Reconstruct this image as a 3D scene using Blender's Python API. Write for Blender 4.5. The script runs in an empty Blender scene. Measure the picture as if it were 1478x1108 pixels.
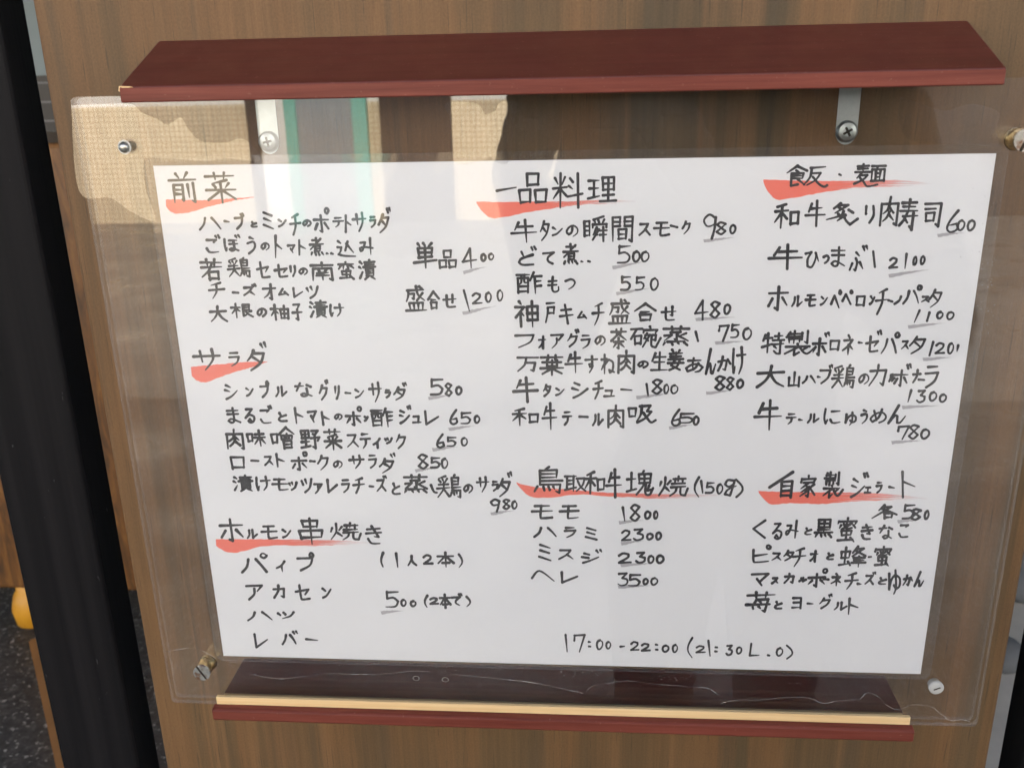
import bpy, bmesh, math, random
from mathutils import Vector, Matrix
random.seed(7)
GROUND = 1.25          # the middle of the menu hangs 1.25 m above the ground
# ---------------------------------------------------------------- camera
# sheet space: x right, y up, z towards the viewer, metres, origin in the middle of the A3 menu
PW, PH, FOC = 1478.0, 1108.0, 1320.0
CAM = Vector((0.01024, 0.19028, 0.46877))
RC = Matrix(((0.9972285, 0.0033262, -0.0743248), (-0.0208502, -0.9464733, -0.3221081), (-0.0714178, 0.3227651, -0.9437808)))
def W(x, y, z): return Vector((x, -z, y + GROUND))
def ray(u, v): return RC @ Vector(((u - PW/2)/FOC, (v - PH/2)/FOC, 1.0))
def at(u, v, z=0.0):
    d = ray(u, v); return CAM + d*((z - CAM.z)/d.z)
def px(p):
    c = RC.transposed() @ (Vector(p) - CAM); return (c.x/c.z*FOC + PW/2, c.y/c.z*FOC + PH/2)
sc = bpy.context.scene
cd = bpy.data.cameras.new('camera'); cam = bpy.data.objects.new('camera', cd); sc.collection.objects.link(cam)
S2B = Matrix(((1, 0, 0), (0, 0, -1), (0, 1, 0)))
cx = S2B @ RC.col[0]; cy = S2B @ (-RC.col[1]); cz = S2B @ (-RC.col[2])
m = Matrix((cx, cy, cz)).transposed().to_4x4(); m.translation = W(*CAM)
cam.matrix_world = m
cd.sensor_width = 36; cd.lens = FOC/PW*36; cd.clip_start = 0.02; cd.clip_end = 200
cd.dof.use_dof = True; cd.dof.focus_distance = 0.5; cd.dof.aperture_fstop = 21
sc.camera = cam
# ---------------------------------------------------------------- sky, sun, exposure
SUN_EL, SUN_AZ = 47.0, 12.0          # the sun stands behind the shop, so the sign is in open shade
wd = bpy.data.worlds.new('World'); sc.world = wd; wd.use_nodes = True
nt = wd.node_tree; bg = nt.nodes['Background']; sky = nt.nodes.new('ShaderNodeTexSky')
sky.sky_type = 'NISHITA'; sky.sun_disc = False
sky.sun_elevation = math.radians(SUN_EL); sky.sun_rotation = math.radians(SUN_AZ)
sky.air_density = 0.8; sky.dust_density = 2.2; sky.ozone_density = 0.6
nt.links.new(sky.outputs[0], bg.inputs[0]); bg.inputs[1].default_value = 0.15
sl = bpy.data.lights.new('sun', 'SUN'); sl.energy = 4.6; sl.angle = math.radians(0.5); sl.color = (1, 0.95, 0.87)
so = bpy.data.objects.new('sun', sl); sc.collection.objects.link(so)
e, a = math.radians(SUN_EL), math.radians(SUN_AZ)
sd = Vector((math.sin(a)*math.cos(e), math.cos(a)*math.cos(e), math.sin(e)))     # towards the sun (+Y is behind the sign)
so.rotation_euler = (-sd).to_track_quat('-Z', 'Y').to_euler(); so.location = (0, 6, 8)
sc.view_settings.view_transform = 'Standard'; sc.view_settings.look = 'None'
sc.view_settings.exposure = 1.85; sc.view_settings.gamma = 1.0; sc.view_settings.use_curve_mapping = False
sc.cycles.max_bounces = 8; sc.cycles.diffuse_bounces = 4; sc.cycles.use_adaptive_sampling = True; sc.cycles.adaptive_threshold = 0.02; sc.cycles.transparent_max_bounces = 24; sc.cycles.glossy_bounces = 4
sc.cycles.use_denoising = True

# ---------------------------------------------------------------- materials
class N:
    """small node helper"""
    def __init__(s, name):
        s.m = bpy.data.materials.new(name); s.m.use_nodes = True; s.t = s.m.node_tree
        s.b = s.t.nodes['Principled BSDF']; s.out = s.t.nodes['Material Output']
    def n(s, typ, **kw):
        x = s.t.nodes.new('ShaderNode'+typ)
        for k, v in kw.items():
            if k[0] == 'i': x.inputs[int(k[1:])].default_value = v
            else: setattr(x, k, v)
        return x
    def l(s, a, b): s.t.links.new(a, b)
    def coord(s, scale=(1, 1, 1), which='Object'):
        c = s.n('TexCoord'); mp = s.n('Mapping'); mp.inputs['Scale'].default_value = scale
        s.l(c.outputs[which], mp.inputs[0]); return mp.outputs[0]
    def noise(s, vec, scale=1.0, detail=4, rough=0.55, dist=0.0):
        x = s.n('TexNoise'); x.inputs['Scale'].default_value = scale; x.inputs['Detail'].default_value = detail
        x.inputs['Roughness'].default_value = rough; x.inputs['Distortion'].default_value = dist
        s.l(vec, x.inputs['Vector']); return x.outputs['Fac']
    def ramp(s, fac, stops):
        r = s.n('ValToRGB'); el = r.color_ramp.elements
        while len(el) < len(stops): el.new(0.5)
        for q, (p, c) in zip(el, stops):
            q.position = p; q.color = c if len(c) == 4 else (*c, 1)
        s.l(fac, r.inputs[0]); return r.outputs[0]
    def mix(s, fac, a, b, mode='MIX'):
        x = s.n('MixRGB', blend_type=mode)
        for i, v in enumerate((fac, a, b)):
            if hasattr(v, 'is_linked'): s.l(v, x.inputs[i])
            else: x.inputs[i].default_value = v if i == 0 else (*v, 1)
        return x.outputs[0]
    def math(s, op, a, b=0.0):
        x = s.n('Math', operation=op)
        for i, v in enumerate((a, b)):
            if hasattr(v, 'is_linked'): s.l(v, x.inputs[i])
            else: x.inputs[i].default_value = v
        return x.outputs[0]
    def bump(s, h, strength=0.2, dist=0.001):
        x = s.n('Bump'); x.inputs['Strength'].default_value = strength; x.inputs['Distance'].default_value = dist
        s.l(h, x.inputs['Height']); s.l(x.outputs[0], s.b.inputs['Normal'])
    def set(s, **kw):
        for k, v in kw.items():
            k = k.replace('_', ' ')
            i = s.b.inputs[k]
            if hasattr(v, 'is_linked'): s.l(v, i)
            else: i.default_value = (*v, 1) if isinstance(v, tuple) and len(v) == 3 else v
        return s
def plain(name, col, rough=0.5, metal=0.0, var=0.12, scale=60):
    k = N(name); nz = k.noise(k.coord(), scale, 5)
    c = k.mix(nz, tuple(x*(1-var) for x in col), tuple(min(1, x*(1+var)) for x in col))
    k.set(Base_Color=c, Roughness=rough, Metallic=metal); return k.m

def wood_board():
    k = N('stained_board')
    broad = k.noise(k.coord((13, 1, 0.9)), 1.0, 4, 0.55, 1.3)
    col = k.ramp(broad, [(0.30, (0.088, 0.060, 0.031)), (0.43, (0.132, 0.079, 0.036)), (0.54, (0.172, 0.092, 0.039)), (0.70, (0.106, 0.071, 0.035))])
    streak = k.noise(k.coord((46, 1, 0.7)), 1.0, 3, 0.5, 0.8)
    col = k.mix(k.ramp(streak, [(0.56, (0, 0, 0)), (0.68, (0.40,)*3)]), col, (0.26, 0.135, 0.058))
    dark = k.noise(k.coord((34, 1, 1.5), ), 1.3, 3, 0.55, 1.0)
    col = k.mix(k.ramp(dark, [(0.57, (0, 0, 0)), (0.72, (0.38,)*3)]), col, (0.070, 0.057, 0.038))
    fine = k.noise(k.coord((300, 1, 6)), 1.0, 6, 0.75, 0.6)
    col = k.mix(1.0, col, k.ramp(fine, [(0.28, (0.82,)*3), (0.62, (1.06,)*3)]), 'MULTIPLY')
    pore = k.noise(k.coord((800, 1, 26)), 1.0, 2, 0.5)
    col = k.mix(k.ramp(pore, [(0.63, (0, 0, 0)), (0.70, (0.5,)*3)]), col, (0.045, 0.032, 0.020))
    blot = k.noise(k.coord((5, 1, 4)), 1.0, 3)
    col = k.mix(1.0, col, k.ramp(blot, [(0.3, (0.84,)*3), (0.7, (1.12,)*3)]), 'MULTIPLY')
    knot = k.noise(k.coord((30, 1, 14)), 1.0, 3, 0.6, 0.8)
    col = k.mix(k.ramp(knot, [(0.70, (0, 0, 0)), (0.80, (0.5,)*3)]), col, (0.055, 0.046, 0.032))
    speck = k.noise(k.coord((900, 1, 700)), 1.0, 2)
    col = k.mix(1.0, col, k.ramp(speck, [(0.3, (0.9,)*3), (0.7, (1.08,)*3)]), 'MULTIPLY')
    k.set(Base_Color=col, Roughness=0.55); k.b.inputs['Specular IOR Level'].default_value = 0.3
    k.bump(fine, 0.25, 0.0004); return k.m
def lacquer(name='maroon_lacquer', c0=(0.090, 0.020, 0.015), c1=(0.122, 0.029, 0.022)):
    k = N(name)
    g = k.noise(k.coord((12, 300, 300)), 1.0, 4, 0.6)
    c = k.ramp(g, [(0.3, c0), (0.7, c1)])
    sp = k.noise(k.coord((500, 500, 500)), 1.0, 2)
    c = k.mix(k.ramp(sp, [(0.67, (0, 0, 0)), (0.76, (0.4,)*3)]), c, (0.30, 0.15, 0.115))
    r = k.noise(k.coord((30, 30, 30)), 1.0, 4)
    k.set(Base_Color=c, Roughness=k.ramp(r, [(0.3, (0.34,)*3), (0.7, (0.5,)*3)])); k.bump(g, 0.15, 0.0002)
    if name != 'maroon_lacquer': k.b.inputs['Specular IOR Level'].default_value = 0.2
    return k.m
def raw_wood():
    k = N('raw_wood'); g = k.noise(k.coord((14, 500, 500)), 1.0, 4)
    k.set(Base_Color=k.ramp(g, [(0.3, (0.74, 0.50, 0.24)), (0.7, (0.84, 0.61, 0.32))]), Roughness=0.6); return k.m
def clear(name, f0=0.045, haze=0.012, tint=(0.992, 0.993, 0.991), smudge=0.0, rough=0.0, wave=False):
    k = N(name); t = k.t; t.nodes.remove(k.b)
    tr = k.n('BsdfTransparent'); tr.inputs[0].default_value = (*tint, 1)
    gl = k.n('BsdfGlossy'); gl.inputs['Roughness'].default_value = rough
    if wave:
        bp = k.n('Bump'); bp.inputs['Strength'].default_value = 0.35; bp.inputs['Distance'].default_value = 0.004
        k.l(k.noise(k.coord((14, 14, 11)), 1.0, 2), bp.inputs['Height']); k.l(bp.outputs[0], gl.inputs['Normal'])
    lw = k.n('LayerWeight'); lw.inputs[0].default_value = 0.5
    p5 = k.math('POWER', lw.outputs['Facing'], 5.0)
    fr = k.math('ADD', k.math('MULTIPLY', p5, 1-f0), f0)
    df = k.n('BsdfDiffuse'); df.inputs[0].default_value = (0.8, 0.8, 0.8, 1)
    hz = k.n('MixShader'); k.l(tr.outputs[0], hz.inputs[1]); k.l(df.outputs[0], hz.inputs[2])
    hz.inputs[0].default_value = haze
    if smudge:
        nz = k.noise(k.coord((9, 9, 14)), 1.0, 4, 0.65)
        k.l(k.math('ADD', k.math('MULTIPLY', k.ramp(nz, [(0.45, (0, 0, 0)), (0.75, (1, 1, 1))]), smudge), haze), hz.inputs[0])
    mx = k.n('MixShader'); k.l(fr, mx.inputs[0]); k.l(hz.outputs[0], mx.inputs[1]); k.l(gl.outputs[0], mx.inputs[2])
    k.l(mx.outputs[0], k.out.inputs[0]); return k.m
def milky(name, alpha=0.35, col=(0.85, 0.85, 0.83), rough=0.1):
    k = N(name); k.set(Base_Color=col, Roughness=rough, Alpha=alpha); return k.m
def bead():
    k = N('moisture_bead'); nz = k.noise(k.coord((70, 70, 70)), 1.0, 3, 0.7)
    k.set(Base_Color=(0.85, 0.85, 0.84), Roughness=0.15, Alpha=k.ramp(nz, [(0.40, (0.03,)*3), (0.66, (0.45,)*3)])); return k.m
def ink():
    k = N('black_marker'); nz = k.noise(k.coord((150, 150, 150)), 1.0, 3)
    k.set(Base_Color=k.ramp(nz, [(0.3, (0.018, 0.017, 0.019)), (0.75, (0.055, 0.051, 0.055))]), Roughness=0.6); return k.m
def brush(name, col, col2, start, gap):
    """dry marker stroke: pigment that thins out into streaks towards its end (u runs along the stroke)"""
    k = N(name); uv = k.n('TexCoord').outputs['UV']
    sep = k.n('SeparateXYZ'); k.l(uv, sep.inputs[0])
    mp = k.n('Mapping'); mp.inputs['Scale'].default_value = (1.6, 20, 1); k.l(uv, mp.inputs[0])
    ob = k.coord((30, 30, 30)); nz = k.math('ADD', k.math('MULTIPLY', k.noise(mp.outputs[0], 1.0, 5, 0.7), 1.7), -0.35); n2 = k.noise(ob, 1.0, 3)
    k.set(Base_Color=k.mix(n2, col, col2), Roughness=0.6)
    dry = k.math('MULTIPLY', k.math('SUBTRACT', sep.outputs[0], start), gap)
    al = k.math('MULTIPLY', k.math('SUBTRACT', nz, k.math('ADD', dry, 0.13)), 8.0)
    cl = k.n('Clamp'); k.l(al, cl.inputs[0]); k.l(cl.outputs[0], k.b.inputs['Alpha']); return k.m
def paper():
    k = N('white_paper'); nz = k.noise(k.coord((400, 400, 400)), 1.0, 3); b = k.noise(k.coord((6, 6, 6)), 1.0, 2)
    c = k.mix(nz, (0.80, 0.80, 0.815), (0.84, 0.84, 0.85)); c = k.mix(1.0, c, k.ramp(b, [(0.3, (0.97,)*3), (0.7, (1, 1, 1))]), 'MULTIPLY')
    k.set(Base_Color=c, Roughness=0.7); return k.m
def metal(name, col, rough=0.25, rust=None):
    k = N(name); nz = k.noise(k.coord((350, 350, 350)), 1.0, 4)
    c = k.mix(nz, tuple(x*0.8 for x in col), col)
    if rust: c = k.mix(k.ramp(k.noise(k.coord((170, 170, 170)), 1.0, 3), [(0.56, (0, 0, 0)), (0.66, (0.9,)*3)]), c, rust)
    k.set(Base_Color=c, Roughness=rough, Metallic=0.9); return k.m
def tiles(name, c1, c2, mortar, bw, bh, gap, axes='XZ', rough=0.4):
    k = N(name); c = k.n('TexCoord'); sp = k.n('SeparateXYZ'); k.l(c.outputs['Object'], sp.inputs[0])
    cb = k.n('CombineXYZ'); k.l(sp.outputs[axes[0]], cb.inputs[0]); k.l(sp.outputs[axes[1]], cb.inputs[1])
    b = k.n('TexBrick'); b.offset = 0; b.inputs['Scale'].default_value = 1.0
    for nm, v in (('Color1', c1), ('Color2', c2), ('Mortar', mortar)): b.inputs[nm].default_value = (*v, 1)
    b.inputs['Brick Width'].default_value = bw; b.inputs['Row Height'].default_value = bh; b.inputs['Mortar Size'].default_value = gap
    k.l(cb.outputs[0], b.inputs['Vector'])
    st = k.noise(k.coord((2, 2, 1)), 1.0, 4)
    k.set(Base_Color=k.mix(1.0, b.outputs['Color'], k.ramp(st, [(0.3, (0.85,)*3), (0.7, (1.05,)*3)]), 'MULTIPLY'), Roughness=rough); return k.m
def asphalt():
    k = N('wet_asphalt'); g = k.noise(k.coord((45, 45, 45)), 1.0, 6, 0.75); s = k.noise(k.coord((70, 70, 70)), 1.0, 3)
    c = k.ramp(g, [(0.35, (0.030, 0.029, 0.027)), (0.55, (0.075, 0.071, 0.066)), (0.70, (0.19, 0.18, 0.165))])
    c = k.mix(k.ramp(s, [(0.60, (0, 0, 0)), (0.66, (0.9,)*3)]), c, (0.42, 0.41, 0.38))
    w = k.noise(k.coord((1.6, 1.6, 1.6)), 1.0, 3)
    k.set(Base_Color=c, Roughness=k.ramp(w, [(0.4, (0.25,)*3), (0.62, (0.8,)*3)])); k.bump(g, 0.5, 0.004); return k.m
def rattan():
    k = N('golden_brown_wood'); g = k.noise(k.coord((9, 9, 1.4)), 4.0, 6, 0.7, 1.2)
    k.set(Base_Color=k.ramp(g, [(0.35, (0.060, 0.026, 0.008)), (0.55, (0.15, 0.062, 0.014)), (0.7, (0.24, 0.11, 0.025))]), Roughness=0.45); k.bump(g, 0.3, 0.004); return k.m
def blackpaint():
    k = N('black_paint'); g = k.noise(k.coord((70, 70, 1.0)), 1.0, 4); s = k.noise(k.coord((260, 260, 90)), 1.0, 2)
    c = k.ramp(g, [(0.35, (0.006, 0.006, 0.007)), (0.7, (0.014, 0.013, 0.014))])
    c = k.mix(k.ramp(s, [(0.76, (0, 0, 0)), (0.80, (0.5,)*3)]), c, (0.12, 0.12, 0.12))
    k.set(Base_Color=c, Roughness=k.ramp(g, [(0.3, (0.45,)*3), (0.7, (0.6,)*3)])); k.b.inputs['Specular IOR Level'].default_value = 0.08; k.bump(g, 0.2, 0.002); return k.m

M = dict(acr2=clear('clear_acrylic_back', 0.043, 0.002), board=wood_board(), lac=lacquer(), lacedge=lacquer('thin_maroon_edge', (0.13, 0.030, 0.020), (0.21, 0.055, 0.038)), raw=raw_wood(), ink=ink(), paper=paper(), black=blackpaint(),
    acr=clear('clear_acrylic', 0.043, 0.002, smudge=0.012, rough=0.012), film=clear('laminate_film', 0.03, 0.018, (0.985, 0.985, 0.987), 0.0, 0.02, wave=True),
    wet=clear('moisture_film', 0.07, 0.004, (1, 1, 1), 0.0, 0.0),  # extra gloss that strengthens the reflection
    edge=milky('acrylic_edge', 0.15, (0.88, 0.87, 0.84)), bead=bead(), flake=milky('dust_flake', 0.38, (0.7, 0.7, 0.68), 0.6),
    red=brush('red_marker', (0.85, 0.165, 0.115), (0.90, 0.22, 0.16), 0.20, 0.56), wetred=brush('red_marker_full', (0.85, 0.165, 0.115), (0.90, 0.22, 0.16), 0.6, 0.3), grey=brush('grey_marker', (0.40, 0.385, 0.40), (0.46, 0.445, 0.46), 0.35, 0.6),
    dull=metal('dull_nickel', (0.55, 0.53, 0.47), 0.32), steel=metal('zinc_steel', (0.50, 0.55, 0.57), 0.35), chrome=metal('nickel', (0.80, 0.80, 0.76), 0.16), rusty=metal('worn_nickel', (0.78, 0.78, 0.73), 0.2, (0.32, 0.12, 0.03)),
    brass=metal('brass', (0.88, 0.66, 0.32), 0.2), plug=milky('clear_plastic', 0.5, (0.80, 0.80, 0.76), 0.2), dark=plain('dark_slot', (0.03, 0.02, 0.012), 0.7),
    asphalt=asphalt(), concrete=plain('pale_concrete', (0.50, 0.47, 0.42), 0.85, 0, 0.2, 14), brown=rattan(), yellow=plain('yellow_plastic', (0.62, 0.29, 0.02), 0.4, 0, 0.2, 18),
    plank=plain('tan_wood', (0.36, 0.18, 0.065), 0.6, 0, 0.3, 9), stone=plain('grey_stone', (0.10, 0.105, 0.11), 0.8, 0, 0.3, 25),
    bluewall=plain('blue_grey_wall', (0.30, 0.36, 0.38), 0.6, 0, 0.08, 3), darktile=tiles('dark_wall_tile', (0.018, 0.016, 0.018), (0.03, 0.024, 0.02), (0.17, 0.17, 0.18), 0.16, 0.08, 0.004),
    cream=tiles('cream_mosaic', (0.82, 0.68, 0.46), (0.76, 0.62, 0.41), (0.50, 0.40, 0.26), 0.052, 0.052, 0.009), white=plain('white_plaster', (0.80, 0.77, 0.71), 0.7, 0, 0.05, 4),
    teal=plain('teal_paint', (0.20, 0.52, 0.42), 0.4, 0, 0.06, 5), glass=plain('grey_door_glass', (0.27, 0.30, 0.31), 0.5, 0, 0.25, 3), shutter=plain('dark_shutter', (0.022, 0.016, 0.016), 0.6, 0, 0.3, 6),
    cloth=plain('dark_jacket', (0.012, 0.011, 0.012), 0.9, 0, 0.2, 30), skin=plain('skin', (0.45, 0.26, 0.18), 0.5, 0, 0.05, 20), hair=plain('black_hair', (0.01, 0.008, 0.007), 0.5), phone=plain('phone_black', (0.012, 0.012, 0.013), 0.3))

# ---------------------------------------------------------------- builders
def obj(name, bm, mat, parent=None, smooth=False, loc=None):
    me = bpy.data.meshes.new(name); bm.to_mesh(me); bm.free()
    for mm in (mat if isinstance(mat, (list, tuple)) else [mat]): me.materials.append(mm)
    if smooth:
        for p in me.polygons: p.use_smooth = True
    o = bpy.data.objects.new(name, me); sc.collection.objects.link(o)
    if parent: o.parent = parent
    return o
def thing(name, label, cat, group=None):
    o = bpy.data.objects.new(name, None); sc.collection.objects.link(o); o['label'] = label; o['category'] = cat
    if group: o['group'] = group
    return o
def tag(o, label, cat, group=None):
    o['label'] = label; o['category'] = cat
    if group: o['group'] = group
    return o
def box(x0, x1, y0, y1, z0, z1, bev=0.0, seg=2, bm=None):
    """box in sheet space"""
    b = bm or bmesh.new()
    vs = [b.verts.new(W(x, y, z)) for x in (x0, x1) for y in (y0, y1) for z in (z0, z1)]
    for f in ((0,1,3,2), (4,6,7,5), (0,4,5,1), (2,3,7,6), (0,2,6,4), (1,5,7,3)): b.faces.new([vs[i] for i in f])
    bmesh.ops.recalc_face_normals(b, faces=b.faces)
    if bev: bmesh.ops.bevel(b, geom=b.edges[:], offset=bev, segments=seg, affect='EDGES', profile=0.5)
    return b
def extrude_poly(pts, z0, z1, bm=None):
    """outline in the sheet plane, given thickness in z; faces 0/1 are back and front caps"""
    b = bm or bmesh.new(); n = len(pts)
    A = [b.verts.new(W(x, y, z0)) for x, y in pts]; B = [b.verts.new(W(x, y, z1)) for x, y in pts]
    b.faces.new(A[::-1]); b.faces.new(B)
    for i in range(n): b.faces.new((A[i], A[(i+1) % n], B[(i+1) % n], B[i])).material_index = 1
    bmesh.ops.recalc_face_normals(b, faces=b.faces); return b
def profile(pts, x0, x1, bev=0.0):
    """(z, y) outline swept along x"""
    b = bmesh.new(); n = len(pts)
    A = [b.verts.new(W(x0, y, z)) for z, y in pts]; B = [b.verts.new(W(x1, y, z)) for z, y in pts]
    b.faces.new(A); b.faces.new(B[::-1])
    for i in range(n): b.faces.new((A[i], B[i], B[(i+1) % n], A[(i+1) % n]))
    bmesh.ops.recalc_face_normals(b, faces=b.faces)
    if bev: bmesh.ops.bevel(b, geom=b.edges[:], offset=bev, segments=2, affect='EDGES', profile=0.5)
    return b
def rrect(x0, x1, y0, y1, r, n=5):
    out = []
    for cx_, cy_, a0 in ((x1-r, y1-r, 0), (x0+r, y1-r, 90), (x0+r, y0+r, 180), (x1-r, y0+r, 270)):
        for i in range(n+1):
            t = math.radians(a0 + 90*i/n); out.append((cx_ + r*math.cos(t), cy_ + r*math.sin(t)))
    return out
def lathe_z(cx_, cy_, prof, n=28):
    """(z, r) profile turned about an axis along z through (cx, cy)"""
    b = bmesh.new(); rings = []
    for z, r in prof:
        rings.append([b.verts.new(W(cx_ + r*math.cos(2*math.pi*i/n), cy_ + r*math.sin(2*math.pi*i/n), z)) for i in range(n)])
    for p, q in zip(rings, rings[1:]):
        for i in range(n): b.faces.new((p[i], p[(i+1) % n], q[(i+1) % n], q[i]))
    b.faces.new(rings[0]); b.faces.new(rings[-1]); bmesh.ops.recalc_face_normals(b, faces=b.faces); return b
def tube(pts, r, n=6, bm=None):
    b = bm or bmesh.new(); rings = []
    for i, p in enumerate(pts):
        d = (pts[min(i+1, len(pts)-1)] - pts[max(i-1, 0)]).normalized()
        s = d.cross(Vector((0, 1, 0))).normalized(); t = d.cross(s)
        rr = r*(0.35 if i in (0, len(pts)-1) else 1)
        rings.append([b.verts.new(p + (s*math.cos(2*math.pi*k/n) + t*math.sin(2*math.pi*k/n))*rr) for k in range(n)])
    for p, q in zip(rings, rings[1:]):
        for i in range(n): b.faces.new((p[i], p[(i+1) % n], q[(i+1) % n], q[i]))
    b.faces.new(rings[0]); b.faces.new(rings[-1][::-1]); return b

# ---------------------------------------------------------------- the setting
g = bmesh.new()
vs = [g.verts.new(v) for v in ((-40, -40, 0), (40, -40, 0), (40, 40, 0), (-40, 40, 0))]; g.faces.new(vs)
obj('ground', g, M['asphalt'])['kind'] = 'structure'
obj('pavement', box(0.55, 6, -GROUND-0.02, -GROUND+0.10, -3.3, -0.75, 0.01), M['concrete'])['kind'] = 'structure'

# shop wall behind the sign
shop = thing('shop_building', 'blue grey shop wall with a dark tiled base behind the signboard', 'building')
obj('wall', box(-12, 12, 0.22, 5.2, -4.4, -3.6), M['bluewall'], shop)
obj('tiled_base', box(-12, 12, -GROUND, 0.22, -4.4, -3.58), M['darktile'], shop)
obj('eave', box(-12, 12, 5.2, 5.35, -4.4, -2.6), M['bluewall'], shop)
obj('awning', box(-7, 7, 1.45, 1.52, -3.6, 1.0), M['shutter'], shop)  # unseen slab added overhead to hold back light from the sky

# house across the street, seen in the acrylic as a reflection
D = 9.0
house = thing('tiled_house', 'cream mosaic tiled house across the street with a teal framed door', 'building')
obj('wall', box(-14, 14, -GROUND, -0.06, D, D+0.5), M['cream'], house)
obj('upper_wall', box(-14, 14, -0.06, 5.5, D+0.02, D+0.5), M['white'], house)
obj('side_panel', box(-3.25, -2.97, -GROUND, 0.75, D-0.03, D), M['white'], house)
obj('drain_pipe', box(-3.37, -3.26, -GROUND, 3, D-0.08, D, 0.02), M['shutter'], house)
door = obj('door', box(-2.85, -2.26, -GROUND, 0.72, D-0.05, D), M['glass'], house)
for x0, x1, y0, y1 in ((-2.97, -2.85, -GROUND, 0.85), (-2.28, -2.13, -GROUND, 0.85), (-2.85, -2.28, 0.72, 0.85)):
    obj('door_frame', box(x0, x1, y0, y1, D-0.09, D-0.001, 0.01), M['teal'], door)
obj('shutter', box(-2.0, -1.28, -GROUND, 0.9, D-0.06, D), M['shutter'], house)
obj('shutter', box(0.6, 5.5, -GROUND, 0.9, D-0.06, D), M['shutter'], house)

# things glimpsed past the edges of the board
cab = thing('wooden_cabinet', 'golden brown wooden cabinet on yellow feet behind the left black post', 'cabinet')
cz_ = -1.60
yb = at(15, 850, cz_).y
obj('carcass', box(-2.35, -0.95, yb, 0.06, cz_-0.5, cz_, 0.012), M['brown'], cab)
for fx, fz in ((-1.515, cz_-0.05), (-1.05, cz_-0.05), (-2.25, cz_-0.05), (-2.25, cz_-0.42), (-1.05, cz_-0.42)):
    b = bmesh.new(); rings = []
    for yy, r in ((-GROUND, 0.03), (-GROUND+0.015, 0.052), (-GROUND+0.06, 0.058), (-GROUND+0.1, 0.047), (-GROUND+0.115, 0.036), (yb+0.01, 0.036)):
        rings.append([b.verts.new(W(fx + 0.9*r*math.cos(k*math.pi/8), yy, fz + 0.9*r*math.sin(k*math.pi/8))) for k in range(16)])
    for p, q in zip(rings, rings[1:]):
        for i in range(16): b.faces.new((p[i], p[(i+1) % 16], q[(i+1) % 16], q[i]))
    b.faces.new(rings[0]); b.faces.new(rings[-1][::-1]); bmesh.ops.recalc_face_normals(b, faces=b.faces)
    obj('foot', b, M['yellow'], cab, True)
b = bmesh.new(); p0, p1 = Vector((-1.44, -1.56)), Vector((-0.90, -0.84)); dd = (p1-p0).normalized(); nn = Vector((-dd.y, dd.x))
A = [p0 - nn*0.055, p1 - nn*0.055, p1 + nn*0.045, p0 + nn*0.035]
lo = [b.verts.new(W(q.x, -GROUND-0.005, q.y)) for q in A]; hi = [b.verts.new(W(q.x, -GROUND+0.025, q.y)) for q in A]
b.faces.new(lo); b.faces.new(hi[::-1])
for i in range(4): b.faces.new((lo[i], lo[(i+1) % 4], hi[(i+1) % 4], hi[i]))
bmesh.ops.recalc_face_normals(b, faces=b.faces); bmesh.ops.bevel(b, geom=b.edges[:], offset=0.004, segments=2, affect='EDGES')
tag(obj('timber_plank', b, M['plank']), 'tan timber plank lying on dark asphalt beside the left black post', 'plank')
for (sx, sz, r, lab) in ((1.165, -1.76, 0.10, 'larger dark grey stone on pale pavement beside the right black post'), (0.985, -1.42, 0.055, 'small dark grey stone on pale pavement beside the right black post')):
    b = bmesh.new(); bmesh.ops.create_icosphere(b, subdivisions=3, radius=r)
    for v in b.verts:
        v.co *= 1 + 0.16*math.sin(v.co.x*37 + v.co.z*23) * math.cos(v.co.y*31); v.co.z *= 0.72
        v.co += W(sx, -GROUND + 0.10 + r*0.62, sz)
    tag(obj('stone', b, M['stone'], None, True), lab, 'stone', 'stones on the pavement')

# posts
tag(obj('black_post', box(-0.375, -0.3155, -GROUND, 0.95, -0.09, -0.06, 0.003, 3), M['black']), 'black painted post left of the brown board, beside the wooden cabinet', 'post', 'black posts flanking the board')
tag(obj('black_post', box(0.3108, 0.370, -GROUND, 0.95, -0.09, -0.06, 0.003, 3), M['black']), 'black painted post right of the brown board, beside the pale pavement', 'post', 'black posts flanking the board')
# board
BZ = -0.042
tag(obj('wooden_board', box(-0.284, 0.279, -GROUND, 0.75, BZ-0.020, BZ, 0.003, 3), M['board']), 'tall brown stained wooden board carrying the acrylic menu holder', 'board')

# ---------------------------------------------------------------- roof ledge with brackets
roof = thing('top_ledge', 'maroon lacquered sloping ledge above the menu, fixed with steel brackets', 'ledge')
obj('plank', profile([(0.0115, 0.1876), (BZ+0.0005, 0.2105), (BZ+0.0005, 0.2020), (0.0120, 0.1797)], -0.2165, 0.2045, 0.0011), M['lac'], roof)
obj('front_edge', box(-0.2158, 0.2038, 0.1804, 0.1871, 0.0100, 0.0124, 0.0004), M['lacedge'], roof)
b = bmesh.new()
vs = [b.verts.new(W(*q)) for q in ((-0.2168, 0.1862, 0.0108), (-0.2166, 0.1880, 0.0106), (-0.2095, 0.1877, 0.0122), (-0.212, 0.1868, 0.0121), (-0.2166, 0.1856, 0.0119))]
b.faces.new(vs); bmesh.ops.recalc_face_normals(b, faces=b.faces)
r_ = bmesh.ops.extrude_face_region(b, geom=b.faces[:])
bmesh.ops.translate(b, vec=W(0.0006, -0.0006, -0.0008) - W(0, 0, 0), verts=[q for q in r_['geom'] if isinstance(q, bmesh.types.BMVert)])
bmesh.ops.recalc_face_normals(b, faces=b.faces)
obj('chipped_corner', b, M['raw'], roof)
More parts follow.
